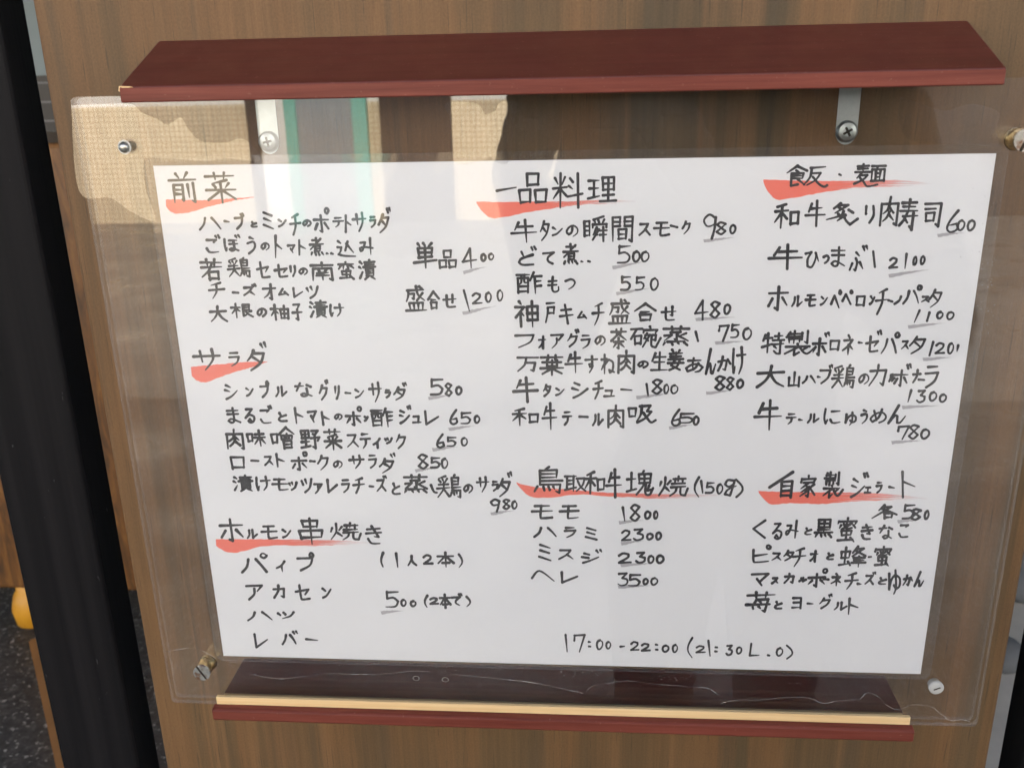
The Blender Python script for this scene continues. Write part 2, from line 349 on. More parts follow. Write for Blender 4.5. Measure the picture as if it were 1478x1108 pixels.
def pan_screw(parent, x, y, z, r, mat, rot):
    s = obj('screw', lathe_z(x, y, [(z, r), (z+0.0012, r), (z+0.0026, r*0.80), (z+0.0031, r*0.45)]), mat, parent, False)
    b = bmesh.new()
    for k in range(2):
        t = rot + k*math.pi/2; c, q = math.cos(t), math.sin(t); L, w_ = r*0.46, r*0.11
        P = [(x + c*a_ - q*b_, y + q*a_ + c*b_) for a_, b_ in ((-L, -w_), (L, -w_), (L, w_), (-L, w_))]
        extrude_poly(P, z+0.0020, z+0.00315 + 0.00006*k, b)
    return s, b
for bx, by in ((0.1494, 0.1573), (-0.1612, 0.1571)):
    pts = [(bx-0.0056, 0.207), (bx-0.0056, by)] + [(bx + 0.0056*math.cos(math.radians(180+15*i)), by + 0.0068*math.sin(math.radians(180+15*i))) for i in range(1, 12)] + [(bx+0.0056, by), (bx+0.0056, 0.207)]
    br = obj('bracket', extrude_poly(pts, BZ-0.0002, BZ+0.0016), [M['steel'], M['chrome']], roof)
    s, cb = pan_screw(br, bx, by, BZ+0.0015, 0.0056, M['steel'], 0.5 if bx > 0 else 0.2)
    obj('cross_slot', cb, M['dark'], br)

# ---------------------------------------------------------------- bottom ledge
led = thing('bottom_ledge', 'maroon lacquered ledge with a raw wood batten under the menu holder', 'ledge')
obj('shelf_board', profile([(BZ-0.0005, -0.1806), (-0.0062, -0.1806), (-0.0062, -0.1890), (BZ-0.0005, -0.1890)], -0.2160, 0.2058, 0.0006), M['lac'], led)
obj('groove', profile([(-0.0064, -0.1811), (0.0042, -0.1811), (0.0042, -0.1886), (-0.0064, -0.1886)], -0.2157, 0.2052), M['raw'], led)
obj('raw_batten', box(-0.2157, 0.2052, -0.1886, -0.1741, 0.0042, 0.0067, 0.0003), M['raw'], led)
obj('front_lip', profile([(0.0067, -0.1790), (0.0105, -0.1795), (0.0118, -0.1806), (0.0118, -0.1868), (0.0104, -0.1884), (0.0067, -0.1888)], -0.2172, 0.2066, 0.0006), M['lacedge'], led)

# ---------------------------------------------------------------- menu sheet (paper in a laminate pouch)
menu = thing('menu_sheet', 'white laminated menu sheet handwritten in black marker inside the acrylic holder', 'menu')
obj('paper', box(-0.21, 0.21, -0.1485, 0.1485, -0.00015, 0.0), M['paper'], menu)
obj('laminate_film', extrude_poly(rrect(-0.2147, 0.2155, -0.1518, 0.1530, 0.005), -0.00045, 0.0005), [M['film'], M['edge']], menu)
# ---------------------------------------------------------------- acrylic holder
hol = thing('acrylic_holder', 'clear acrylic sheet holder screwed together at its four corners', 'sign holder')
AX0, AX1, AY0, AY1 = -0.2462, 0.2448, -0.1813, 0.1832
obj('front_sheet', extrude_poly(rrect(AX0, AX1, AY0, AY1, 0.003), 0.0011, 0.0041), [M['acr'], M['edge']], hol)
obj('back_sheet', extrude_poly(rrect(AX0+0.0004, AX1-0.0004, AY0+0.0002, AY1-0.0003, 0.003), -0.0040, -0.0010), [M['acr2'], M['edge']], hol)
def barrel(x, y, rot):
    s = obj('barrel_screw', lathe_z(x, y, [(-0.0012, 0.0056), (-0.0004, 0.0050), (0.0078, 0.0050), (0.0082, 0.0052)]), M['brass'], hol, True)
    b = bmesh.new(); r, w_ = 0.0053, 0.0007
    for sg in (-1, 1):
        t0 = math.asin(w_/r); P = []
        for i in range(15):
            t = t0 + (math.pi-2*t0)*i/14; P.append((r*math.cos(t), sg*r*math.sin(t)))
        P = [(x + math.cos(rot)*p - math.sin(rot)*q, y + math.sin(rot)*p + math.cos(rot)*q) for p, q in P]
        extrude_poly(P, 0.0082, 0.0096, b)
    for f in b.faces: f.material_index = 0
    obj('slotted_head', b, M['rusty'], s)
    obj('slot', lathe_z(x, y, [(0.0081, 0.0050), (0.0085, 0.0050)]), M['dark'], s)
p = at(291, 971, 0.0096); barrel(p.x, p.y, -1.05)
p = at(1481, 203, 0.0096); barrel(p.x, p.y, 1.2)
p = at(177, 213, 0.006); dm = obj('domed_screw', lathe_z(p.x, p.y, [(-0.005, 0.0022), (0.0041, 0.0024), (0.0043, 0.0029), (0.0054, 0.0025), (0.0062, 0.0015), (0.0065, 0.0005)]), M['dull'], hol, True)
obj('washer', lathe_z(p.x, p.y, [(0.0040, 0.0036), (0.0044, 0.0034)]), M['plug'], dm)
p = at(1352, 993, 0.006); pl = obj('plastic_screw', lathe_z(p.x, p.y, [(0.0011, 0.0036), (0.0040, 0.0036), (0.0042, 0.0043), (0.0058, 0.0042), (0.0064, 0.0034)]), M['plug'], hol, True)
t = 0.4; P = [(p.x + math.cos(t)*a_ - math.sin(t)*b_, p.y + math.sin(t)*a_ + math.cos(t)*b_) for a_, b_ in ((-0.002, -0.0004), (0.0022, -0.0002), (0.002, 0.0005), (-0.0018, 0.0003))]
obj('slot', extrude_poly(P, 0.0060, 0.00655), M['dark'], pl)
# moisture caught between the sheets: thin wavy beads
def smooth(pts, n=6):
    out = []
    for i in range(len(pts)-1):
        p0, p1, p2, p3 = pts[max(i-1, 0)], pts[i], pts[i+1], pts[min(i+2, len(pts)-1)]
        for k in range(n):
            t = k/n
            out.append(tuple(0.5*((2*p1[j]) + (-p0[j]+p2[j])*t + (2*p0[j]-5*p1[j]+4*p2[j]-p3[j])*t*t + (-p0[j]+3*p1[j]-3*p2[j]+p3[j])*t**3) for j in range(2)))
    out.append(pts[-1]); return out
for path in ([(240, 940), (256, 937), (273, 935), (290, 938), (302, 944), (312, 950)],
             [(345, 956), (334, 955), (332, 958), (340, 964), (360, 971), (385, 977), (410, 979), (470, 972), (540, 973), (600, 968), (650, 972), (700, 977), (760, 983), (810, 993), (842, 1000)],
             [(846, 998), (856, 989), (880, 985), (905, 982), (940, 986), (978, 989), (1005, 991), (1022, 993), (1037, 1002)],
             [(1040, 1015), (1060, 1010), (1100, 1009), (1135, 1006), (1168, 1007), (1188, 1014), (1215, 1010), (1240, 1008), (1252, 999), (1268, 1005), (1280, 1017), (1293, 1023), (1302, 1022), (1320, 1016), (1345, 1020), (1358, 1030), (1372, 1039), (1390, 1038), (1402, 1042)]):
    b = tube([W(*at(u + random.uniform(-0.4, 0.4), v + random.uniform(-0.4, 0.4), 0.0008)) for u, v in smooth(path)], 0.00014)
    obj('moisture_line', b, M['bead'], hol, True)

for path in ([(104, 152), (186, 150), (205, 162), (228, 172), (243, 180), (262, 170), (272, 185), (290, 203), (325, 206), (345, 200), (362, 207), (378, 232), (330, 228), (300, 232), (262, 230), (215, 228), (208, 240), (212, 275), (225, 318), (190, 305), (160, 285), (115, 275)],
             [(640, 152), (652, 147), (690, 150), (700, 165), (715, 160), (722, 148), (745, 147), (742, 180), (736, 232), (715, 234), (708, 226), (695, 232), (655, 233), (650, 175)],
             [(1300, 140), (1330, 150), (1365, 160), (1400, 150), (1440, 162), (1436, 190), (1445, 212), (1400, 208), (1350, 206), (1310, 200), (1296, 170)]):
    P = [at(u, v, 0.0) for u, v in smooth(path + path[:1], 5)[:-1]]
    b = extrude_poly([(q.x, q.y) for q in P], 0.00075, 0.0009)
    for f in b.faces: f.material_index = 0
    obj('moisture_film', b, M['wet'], hol)  # added glossy patch that brightens the reflection inside the wavy outline
# dirt caught under the lower edge of the laminate, and two dried drops
b = bmesh.new()
for k in range(170):
    c = random.choice(((700, 963, 45), (985, 976, 28), (845, 970, 20), (1130, 984, 25), (520, 955, 60), (1420, 330, 8), (1428, 440, 8)))
    u, v = random.gauss(c[0], c[2]), random.gauss(c[1] + (random.random()-0.5)*3, 2.0 if c[0] < 1300 else 40)
    q = at(u, v, 0.0); r = random.uniform(0.00010, 0.0004); n_ = random.randint(4, 6); a0 = random.random()*6
    f = b.faces.new([b.verts.new(W(q.x + r*random.uniform(0.5, 1.3)*math.cos(a0+6.283*i/n_), q.y + r*random.uniform(0.4, 0.9)*math.sin(a0+6.283*i/n_), 0.00085)) for i in range(n_)])
for u, v in ((601, 977), (643, 979)):
    q = at(u, v, 0.0); r = 0.0021
    P = [b.verts.new(W(q.x + r*k2*math.cos(6.283*i/18), q.y + 0.8*r*k2*math.sin(6.283*i/18), 0.0009)) for k2 in (1, 0.85) for i in range(18)]
    for i in range(18): b.faces.new((P[i], P[(i+1) % 18], P[18+(i+1) % 18], P[18+i]))
q = obj('dust_specks', b, M['flake'], hol); q['kind'] = 'stuff'
# ---------------------------------------------------------------- handwriting
GLYPH = {}
def G(s):
    for ln in s.strip().splitlines():
        ch, body = ln.strip().split(' ', 1)
        st = []
        for part in body.split(';'):
            v = [float(q) for q in part.split()]; st.append([(v[i], v[i+1]) for i in range(0, len(v), 2)])
        GLYPH[ch] = st
G('''
一 2 55 98 45
前 28 5 38 18; 70 2 58 18; 2 26 98 24; 18 40 16 95; 18 40 48 40 48 90 40 86; 20 56 46 56; 20 70 46 70; 68 40 68 78; 88 34 88 94 76 88
菜 5 16 95 14; 34 4 36 26; 66 4 62 26; 70 28 28 38; 26 42 34 52; 50 40 52 50; 76 38 64 52; 4 60 96 58; 50 48 50 100; 48 62 8 92; 54 62 94 90
煮 22 12 78 12; 48 0 48 36; 4 38 96 34; 80 4 6 64; 36 46 36 74; 36 46 72 46 70 74; 38 60 70 60; 36 74 70 74; 14 84 8 96; 36 84 40 95; 58 84 64 95; 80 82 92 96
込 10 6 22 18; 4 42 24 42 18 66 4 82; 10 80 36 88 98 92; 60 10 44 60; 54 22 88 70
若 2 14 98 14; 30 0 32 28; 68 0 64 28; 2 40 98 36; 52 24 34 56 2 84; 34 58 36 98; 36 60 80 58 78 96; 36 92 78 92
鶏 36 4 8 14; 10 20 16 30; 24 18 28 28; 42 16 34 30; 8 42 46 40; 2 58 50 54; 28 34 26 62 4 96; 28 62 48 92; 72 0 64 10; 60 12 60 66; 60 12 86 12 84 40; 62 26 84 26; 62 40 84 40; 60 54 94 52; 60 66 92 66 90 96 80 92; 58 76 52 92; 66 76 68 86; 76 74 78 84
南 4 14 96 12; 50 0 50 32; 12 34 8 98; 12 34 90 32 90 96 80 90; 36 42 42 52; 66 40 58 54; 28 58 74 56; 24 72 78 70; 50 56 50 96
蛮 50 0 50 10; 10 14 92 12; 38 14 34 42; 60 14 62 42 56 40; 22 22 10 40; 76 20 92 36; 26 54 28 76; 26 54 74 52 72 74; 28 74 72 72; 50 44 50 92; 14 94 82 90; 70 80 88 98
漬 8 10 20 20; 2 36 14 44; 4 92 20 62; 36 12 94 10; 64 0 64 36; 40 24 90 22; 28 36 98 34; 42 46 42 80; 42 46 84 46 84 80; 44 57 82 57; 44 68 82 68; 42 80 84 80; 52 84 34 98; 72 84 92 98
大 4 34 96 30; 50 0 46 40 30 70 4 98; 50 40 70 74 98 96
根 2 28 44 26; 24 0 24 100; 24 34 4 70; 26 38 42 56; 56 10 84 8 84 46; 56 10 56 88 72 78; 58 27 82 27; 58 46 84 46; 92 54 76 64; 66 50 76 74 98 94
柚 2 28 42 26; 22 0 22 100; 22 34 2 70; 24 38 40 56; 52 30 54 94; 52 30 94 28 92 92; 54 60 92 58; 54 90 92 88; 72 4 72 90
子 18 8 80 6 52 34; 52 34 54 90 36 84; 2 52 98 48
単 20 2 30 14; 46 0 52 12; 80 0 66 16; 22 22 24 60; 22 22 80 20 78 58; 24 40 78 38; 24 58 78 56; 2 80 98 70; 50 20 50 100
品 30 4 32 42; 30 4 70 4 66 40; 32 40 68 38; 4 56 8 96; 4 56 42 54 40 92; 8 92 40 90; 56 56 60 96; 56 56 96 54 92 92; 60 92 92 90
盛 10 18 90 16; 14 18 12 40 2 60; 16 32 42 30 40 50 32 48; 54 2 62 34 92 56; 84 28 56 56; 70 4 82 12; 16 66 20 92; 16 66 84 64 80 92; 38 66 40 92; 60 66 60 92; 0 94 100 92
合 50 0 2 44; 50 2 98 40; 30 48 70 46; 26 62 30 98; 26 62 76 60 72 96; 30 94 72 92
酢 2 14 52 12; 6 30 8 98; 6 30 46 28 46 96; 20 14 20 48 10 58; 32 14 32 46 44 50; 8 68 46 66; 8 92 46 90; 68 2 54 40; 64 22 98 20; 72 22 74 100; 74 44 96 42; 74 66 96 64
肉 50 0 48 24; 10 24 10 98; 10 24 90 22 90 98 78 92; 48 24 40 44 20 58; 50 36 72 54; 50 50 40 70 22 84; 52 62 74 80
味 4 26 8 74; 4 26 32 24 30 70; 8 70 30 68; 46 26 92 22; 40 48 98 44; 68 0 70 100; 66 48 40 88; 72 50 98 84
噌 2 34 6 76; 2 34 26 32 24 72; 6 72 24 70; 66 0 34 34; 66 2 98 32; 44 40 44 58; 44 40 88 38 88 56; 46 56 88 54; 66 30 66 56; 56 42 58 52; 76 40 74 52; 50 66 52 100; 50 66 84 64 82 98; 52 81 82 80; 52 97 82 96
野 6 8 8 46; 6 8 44 6 44 44; 8 26 44 24; 8 44 44 42; 26 8 26 88; 6 64 46 62; 2 92 48 84; 60 8 92 6 74 28; 66 22 78 32; 54 44 98 40 88 56; 74 40 74 96 60 88
蒸 4 12 96 10; 34 0 36 22; 66 0 64 22; 30 30 66 28 52 40; 52 40 52 70 44 66; 8 48 34 44 8 76; 86 34 60 50; 54 46 94 76; 20 80 82 78; 10 86 4 98; 34 86 38 96; 58 86 62 96; 80 84 92 98
串 22 10 26 36; 22 10 78 8 74 34; 26 34 74 32; 10 50 16 78; 10 50 92 46 86 74; 16 76 86 72; 50 0 50 100
焼 8 28 4 48; 40 22 30 40; 22 4 20 50 2 94; 24 56 38 74; 50 14 92 12; 68 0 66 24; 58 12 54 38; 82 12 82 36; 46 38 90 34; 44 54 92 50; 62 54 58 76 40 96; 76 54 76 88 92 94 100 60
人 50 2 42 44 2 98; 46 36 66 70 98 96
本 4 26 96 24; 50 0 50 100; 48 26 6 76; 52 28 96 74; 30 74 72 72
料 8 14 18 32; 42 10 32 32; 2 44 48 40; 26 0 26 100; 24 46 2 74; 28 48 46 66; 58 14 68 26; 54 36 66 46; 50 68 100 60; 84 0 86 100
理 4 20 40 18; 6 48 38 46; 2 84 42 74; 22 20 22 78; 52 8 54 54; 52 8 92 6 92 52; 54 30 92 28; 54 52 92 50; 72 8 72 92; 54 72 92 70; 44 94 100 90
牛 30 12 16 44; 26 30 82 27; 2 58 98 54; 54 0 58 100
瞬 4 22 6 80; 4 22 26 20 26 78; 6 40 26 40; 6 58 26 58; 6 78 26 76; 84 2 42 14; 46 18 52 28; 62 16 66 26; 88 14 80 28; 40 34 40 46; 40 34 98 32 96 44; 56 46 42 74; 50 54 66 52 40 94; 50 66 58 74; 70 58 98 56; 70 74 98 72; 84 44 84 100
間 8 6 10 98; 8 6 40 4 40 40; 10 22 40 22; 10 40 40 38; 60 4 60 38; 60 4 94 2 92 98 82 92; 60 20 92 20; 60 38 92 38; 34 52 36 90; 34 52 68 50 66 88; 36 70 66 70; 36 88 66 86
神 20 0 28 12; 4 24 40 22 6 62; 26 42 26 100; 28 46 40 58; 52 22 54 76; 52 22 94 20 94 74; 54 48 94 46; 54 74 94 72; 72 0 74 100
戸 10 6 88 2; 22 26 22 50 4 98; 22 26 84 24 82 54; 24 54 82 52
茶 4 16 96 14; 34 2 36 28; 66 0 62 28; 50 24 4 60; 50 26 98 56; 22 64 80 62; 50 46 50 98 40 92; 36 72 16 92; 62 72 86 90
碗 2 12 38 10; 20 12 2 56; 14 44 16 84; 14 44 36 42 34 80; 16 78 34 76; 64 0 66 10; 44 14 42 28; 44 16 88 14 82 28; 54 30 44 56; 50 40 64 38 42 94; 50 54 58 64; 70 40 84 38 82 62 76 60; 70 40 70 86 84 96 100 52
万 2 10 98 8; 42 10 36 56 4 98; 38 44 84 42 76 96 62 88
葉 4 12 96 10; 34 0 36 22; 66 0 64 22; 10 36 90 34; 30 24 30 56; 30 54 72 54; 52 24 52 54; 72 24 72 54; 2 66 98 64; 50 54 50 100; 48 68 10 94; 52 68 92 92
生 26 6 6 48; 22 26 86 24; 20 54 80 52; 2 94 98 92; 50 0 50 94
姜 26 0 36 12; 72 0 62 12; 12 18 88 16; 18 32 82 30; 6 46 94 44; 50 12 50 46; 46 48 24 76 78 98; 74 56 58 80 14 98; 2 64 98 62
和 44 4 10 16; 2 34 54 30; 28 12 28 98; 28 36 2 74; 30 40 50 62; 64 36 66 84; 64 36 96 34 94 80; 66 80 94 78
吸 4 24 6 70; 4 24 30 22 28 68; 6 66 28 64; 44 10 80 6 70 38 84 40 64 76 36 98; 50 10 46 60 32 94; 56 46 74 82 86 98 100 86
鳥 52 0 40 10; 22 14 22 66; 22 14 78 12 76 40; 24 27 76 26; 24 40 76 40; 22 54 96 52; 22 66 90 66 86 98 74 92; 14 74 4 92; 34 76 36 88; 50 74 54 86; 66 74 70 84
取 2 8 54 6; 12 8 12 84; 42 6 42 98; 14 32 42 30; 14 54 42 52; 2 90 54 74; 58 20 94 18 84 60 56 96; 62 36 76 70 98 96
塊 2 34 34 32; 18 8 18 78; 2 84 36 74; 64 0 56 12; 46 14 48 52; 46 14 90 12 88 50; 48 32 88 30; 48 50 88 48; 66 14 64 56 38 96; 72 52 72 92 88 96 100 70; 84 60 78 80; 78 80 92 76
飯 26 0 2 34; 26 2 50 24; 24 22 32 28; 14 36 14 94 30 86; 14 36 42 34 40 58; 16 47 40 46; 16 58 40 58; 28 62 48 92; 58 10 92 6; 60 10 58 54 44 90; 62 36 82 34 72 66 52 90; 64 50 80 84 92 98 100 90
麺 8 8 44 6; 26 0 26 34; 10 20 42 18; 2 34 50 32; 24 36 8 60; 18 48 42 46 30 66 2 84; 18 58 32 76 46 96 76 88; 54 8 98 6; 74 8 68 20; 56 22 56 74; 56 22 96 20 96 72; 68 24 68 70; 82 24 82 70; 70 38 82 38; 70 54 82 54; 56 72 96 70
炙 42 0 22 24; 36 8 66 6 26 44; 36 18 50 30; 36 50 44 66; 68 32 82 42; 52 36 44 56 2 76; 50 42 60 76 76 98 98 72; 58 54 36 82
寿 12 12 86 10; 18 24 80 22; 50 0 46 36; 4 38 94 36; 44 38 28 66 4 84; 22 54 98 52; 74 44 74 98 60 86; 38 66 46 74
司 6 6 92 4 88 98 74 90; 8 26 66 24; 16 44 18 80; 16 44 62 42 60 76; 18 76 60 74
特 14 8 4 36; 10 24 46 22; 26 0 26 92; 2 66 46 52; 56 14 92 12; 74 0 74 32; 48 34 100 32; 50 54 98 50; 84 36 84 96 70 98 56 84; 56 62 66 72
製 16 4 8 18; 12 12 50 10; 4 24 56 22; 30 0 30 50; 14 32 14 48; 14 32 48 30 48 46; 56 8 56 34; 74 0 74 48 64 42; 44 52 46 60; 4 64 84 62; 46 64 2 92; 34 74 34 98 50 86; 76 66 62 76; 52 66 66 86 80 90 100 68
山 50 0 50 86; 8 36 10 92; 10 90 92 86; 92 30 92 94
自 95 0 0 60; 52 38 52 98; 52 40 97 36 95 98; 54 56 94 55; 54 74 94 73; 54 92 94 90
家 50 0 50 12; 8 14 4 30; 8 16 94 14 86 28; 22 32 78 30; 54 32 6 60; 36 44 56 62 54 96 40 90; 48 58 8 76; 52 68 4 94; 88 40 62 56; 58 50 98 88
各 46 0 26 38; 40 16 74 14 2 98; 36 26 98 70; 50 62 52 96; 50 62 80 60 78 92; 52 92 78 90
黒 18 6 20 46; 18 6 82 4 80 44; 20 25 80 24; 20 44 80 43; 50 6 50 72; 18 58 84 56; 2 74 98 71; 14 82 6 96; 36 82 40 94; 58 82 64 94; 80 80 94 96
蜜 50 0 50 10; 8 12 4 24; 8 14 94 12 88 24; 20 30 14 42; 34 24 48 44 74 40; 70 22 26 48; 48 24 54 32; 80 30 90 40; 26 54 28 74; 26 54 74 52 72 72; 28 72 72 70; 50 46 50 92; 12 94 82 90; 72 82 90 99
蜂 6 26 8 58; 6 26 38 24 36 56; 8 56 36 54; 22 4 22 84; 2 90 40 84; 34 74 44 92; 66 0 48 30; 62 12 88 10 48 48; 60 20 98 46; 54 56 96 54; 56 68 94 66; 48 80 100 78; 74 48 74 100
苺 2 14 98 12; 32 0 34 26; 68 0 64 26; 36 34 24 66 26 84; 34 36 76 34 66 98 56 90; 0 62 82 58; 46 42 52 54; 44 70 50 80
ア 6 10 92 8 62 44; 48 30 44 66 12 98
イ 84 2 50 40 4 62; 52 40 54 98
エ 14 10 86 8; 50 10 50 88; 2 90 98 88
オ 2 28 98 24; 64 0 64 96 46 86; 62 28 38 64 4 88
カ 6 32 88 28 80 94 62 84; 46 2 42 44 6 98
キ 10 30 84 24; 2 62 98 54; 40 0 62 100
ク 38 2 26 28 4 54; 34 20 88 18 70 60 22 98
サ 2 34 98 30; 28 8 32 62; 72 0 72 50 40 98
シ 16 6 46 18; 4 38 40 48; 10 94 50 76 96 40
ス 12 10 80 8 54 54 4 96; 56 52 96 94
セ 2 46 92 32 66 62; 32 4 34 82 44 94 94 90
タ 40 2 26 30 4 54; 36 18 88 18 68 64 18 98; 34 36 70 62
チ 80 4 20 18; 2 48 98 42; 52 14 50 56 20 98
ツ 4 22 16 48; 36 12 46 38; 92 10 70 66 26 96
テ 20 8 80 6; 2 40 98 36; 54 40 48 72 20 98
ト 34 0 36 100; 38 38 88 58
ナ 2 36 98 32; 52 2 50 50 12 98
ネ 44 0 56 12; 10 28 84 24 50 56 2 80; 52 50 54 100; 62 56 94 74
ノ 88 4 66 54 8 96
ハ 32 10 24 54 2 92; 62 8 80 44 98 88
ヒ 14 4 16 80 30 94 94 86; 18 46 86 34
フ 6 12 92 10 74 60 20 98
ヘ 2 66 36 22 98 86
ホ 4 28 96 26; 50 0 50 98 38 90; 24 50 6 82; 70 46 94 78
マ 4 14 94 10 50 64; 34 44 62 90
ミ 18 6 82 24; 18 38 76 54; 8 74 88 96
ム 46 2 6 88 84 78; 64 50 96 98
モ 16 12 84 10; 2 48 98 44; 46 12 42 84 54 94 96 88
ユ 14 12 74 10 66 82; 2 86 98 82
ヨ 10 8 86 6 86 98; 16 48 84 46; 6 92 84 90
ラ 16 8 84 6; 4 38 92 34 72 72 20 98
リ 14 6 16 58; 84 2 82 52 44 98
ル 26 8 24 56 2 94; 56 2 56 90 98 50
レ 12 2 14 94 96 40
ロ 8 12 12 94; 8 12 92 10 86 90; 12 86 88 84
ン 6 14 38 34; 4 92 48 74 98 22
ー 2 46 98 50
あ 16 20 84 16; 44 2 40 50 48 86; 70 36 52 72 16 92 8 70 38 46 72 46 92 66 78 90 56 98
う 34 2 64 10; 14 38 60 28 78 46 68 74 30 98
か 4 36 54 28 66 42 56 90 40 84; 34 2 26 50 4 94; 74 22 96 50
き 14 18 84 12; 10 40 90 34; 40 0 74 58 52 56; 18 68 36 92 78 94
く 82 2 14 48 88 98
け 12 6 8 60 14 94 24 70; 38 30 98 26; 72 0 74 60 50 98
こ 16 12 82 10 64 24; 10 68 32 90 92 88
し 2 0 50 84 100 98
す 2 22 98 18; 56 0 56 54 40 64 34 48 54 42 62 62 34 98
せ 2 40 98 34; 72 2 72 60 60 58; 28 8 30 78 44 92 88 90
つ 2 26 60 8 96 34 76 72 34 96
て 4 14 96 6 50 44 48 76 86 98
と 28 4 42 42; 86 26 30 52 14 78 34 94 90 92
な 4 22 52 18; 34 0 10 56; 70 14 94 26; 68 38 70 84 48 96 34 84 54 74 96 94
に 10 6 8 60 16 94 26 72; 46 22 92 20; 42 70 58 90 98 86
ね 24 0 24 100; 4 26 38 22 2 78; 14 62 56 26 86 40 86 80 66 94 60 80 96 92
の 52 14 46 60 20 84 4 60 22 26 60 10 94 34 90 70 58 98
ひ 2 18 44 10 18 50 24 88 54 92 74 50 74 10; 74 14 98 60
ふ 40 0 60 14; 40 28 54 50 44 88 28 80; 18 52 2 84; 72 46 98 80
ほ 10 6 8 60 16 94 24 70; 42 16 92 14; 40 42 94 40; 68 16 70 86 50 96 40 86 56 76 98 96
ま 12 18 88 16; 14 42 86 40; 52 0 54 82 34 96 16 84 40 72 94 94
み 10 28 44 26 24 72 8 80 4 64 34 54 100 62; 82 0 80 100
め 22 14 40 80; 66 4 52 60 18 90 6 70 32 34 70 26 94 52 84 82 58 98
も 42 0 36 76 52 98 82 90 86 64; 8 30 72 26; 6 56 70 52
ゆ 10 16 8 80 24 42 56 22 88 36 86 68 60 78 44 64; 56 2 60 70 44 100
り 20 4 16 50 26 46; 76 2 76 56 44 98
る 18 8 74 6 8 64 46 46 88 58 84 86 52 98 30 88 44 74 66 90
ん 52 2 4 96 36 56 50 60 54 92 72 92 98 58
0 54 4 18 18 6 58 26 94 60 94 92 62 88 22 50 4
1 40 0 60 100
i 60 0 40 100
2 8 24 38 4 78 14 72 44 8 92 96 88
3 14 10 76 6 40 42 82 54 78 84 36 98 6 84
4 56 0 4 66; 4 66 98 58; 56 0 60 100
5 20 4 18 46 60 40 90 62 70 92 8 96; 20 8 94 4
6 70 0 22 46 8 80 36 98 78 84 70 58 20 66
7 12 40 16 10; 14 12 90 8 50 98
8 84 14 44 2 16 20 50 46 86 72 52 98 14 80 46 50 84 14
9 84 16 46 2 10 24 30 50 74 40 86 12; 86 12 76 60 60 100
g 82 8 34 6 16 32 46 46 76 28 84 6 70 60 56 98 20 90 40 62 98 40
( 80 0 24 36 20 68 76 100
) 20 0 76 36 80 68 24 100
: 40 10 60 14; 40 86 60 90
- 2 50 98 48
L 20 2 14 94 96 92
. 40 50 60 52
''')
VOICED = dict(zip('ガグジズゼダバブボギごどでぶぼ', 'カクシスセタハフホキことてふほ')); HALF = dict(zip('パピプペポ', 'ハヒフヘホ'))
SMALL = dict(zip('ッァィュェォゅO', 'ツアイユエオゆ0'))
CROP = dict(A=(225, 230, 4.223), B=(270, 330, 4.927), C=(500, 340, 5.685), D=(260, 480, 6.158), E=(310, 540, 6.155), F=(520, 535, 5.275), G=(300, 680, 5.685), H=(320, 780, 3.889),
    I=(680, 230, 6.158), J=(890, 290, 7.038), K=(730, 345, 6.426), L=(890, 420, 6.924), M=(725, 465, 6.924), N=(890, 540, 7.39), O=(740, 670, 4.223), P=(790, 900, 3.889),
    Q=(1095, 225, 5.912), R=(1230, 270, 7.39), S=(1090, 345, 7.39), T=(1220, 400, 8.211), U=(1080, 470, 6.516), V=(1220, 520, 8.524), X=(1080, 670, 5.097), Y=(1060, 740, 5.097))
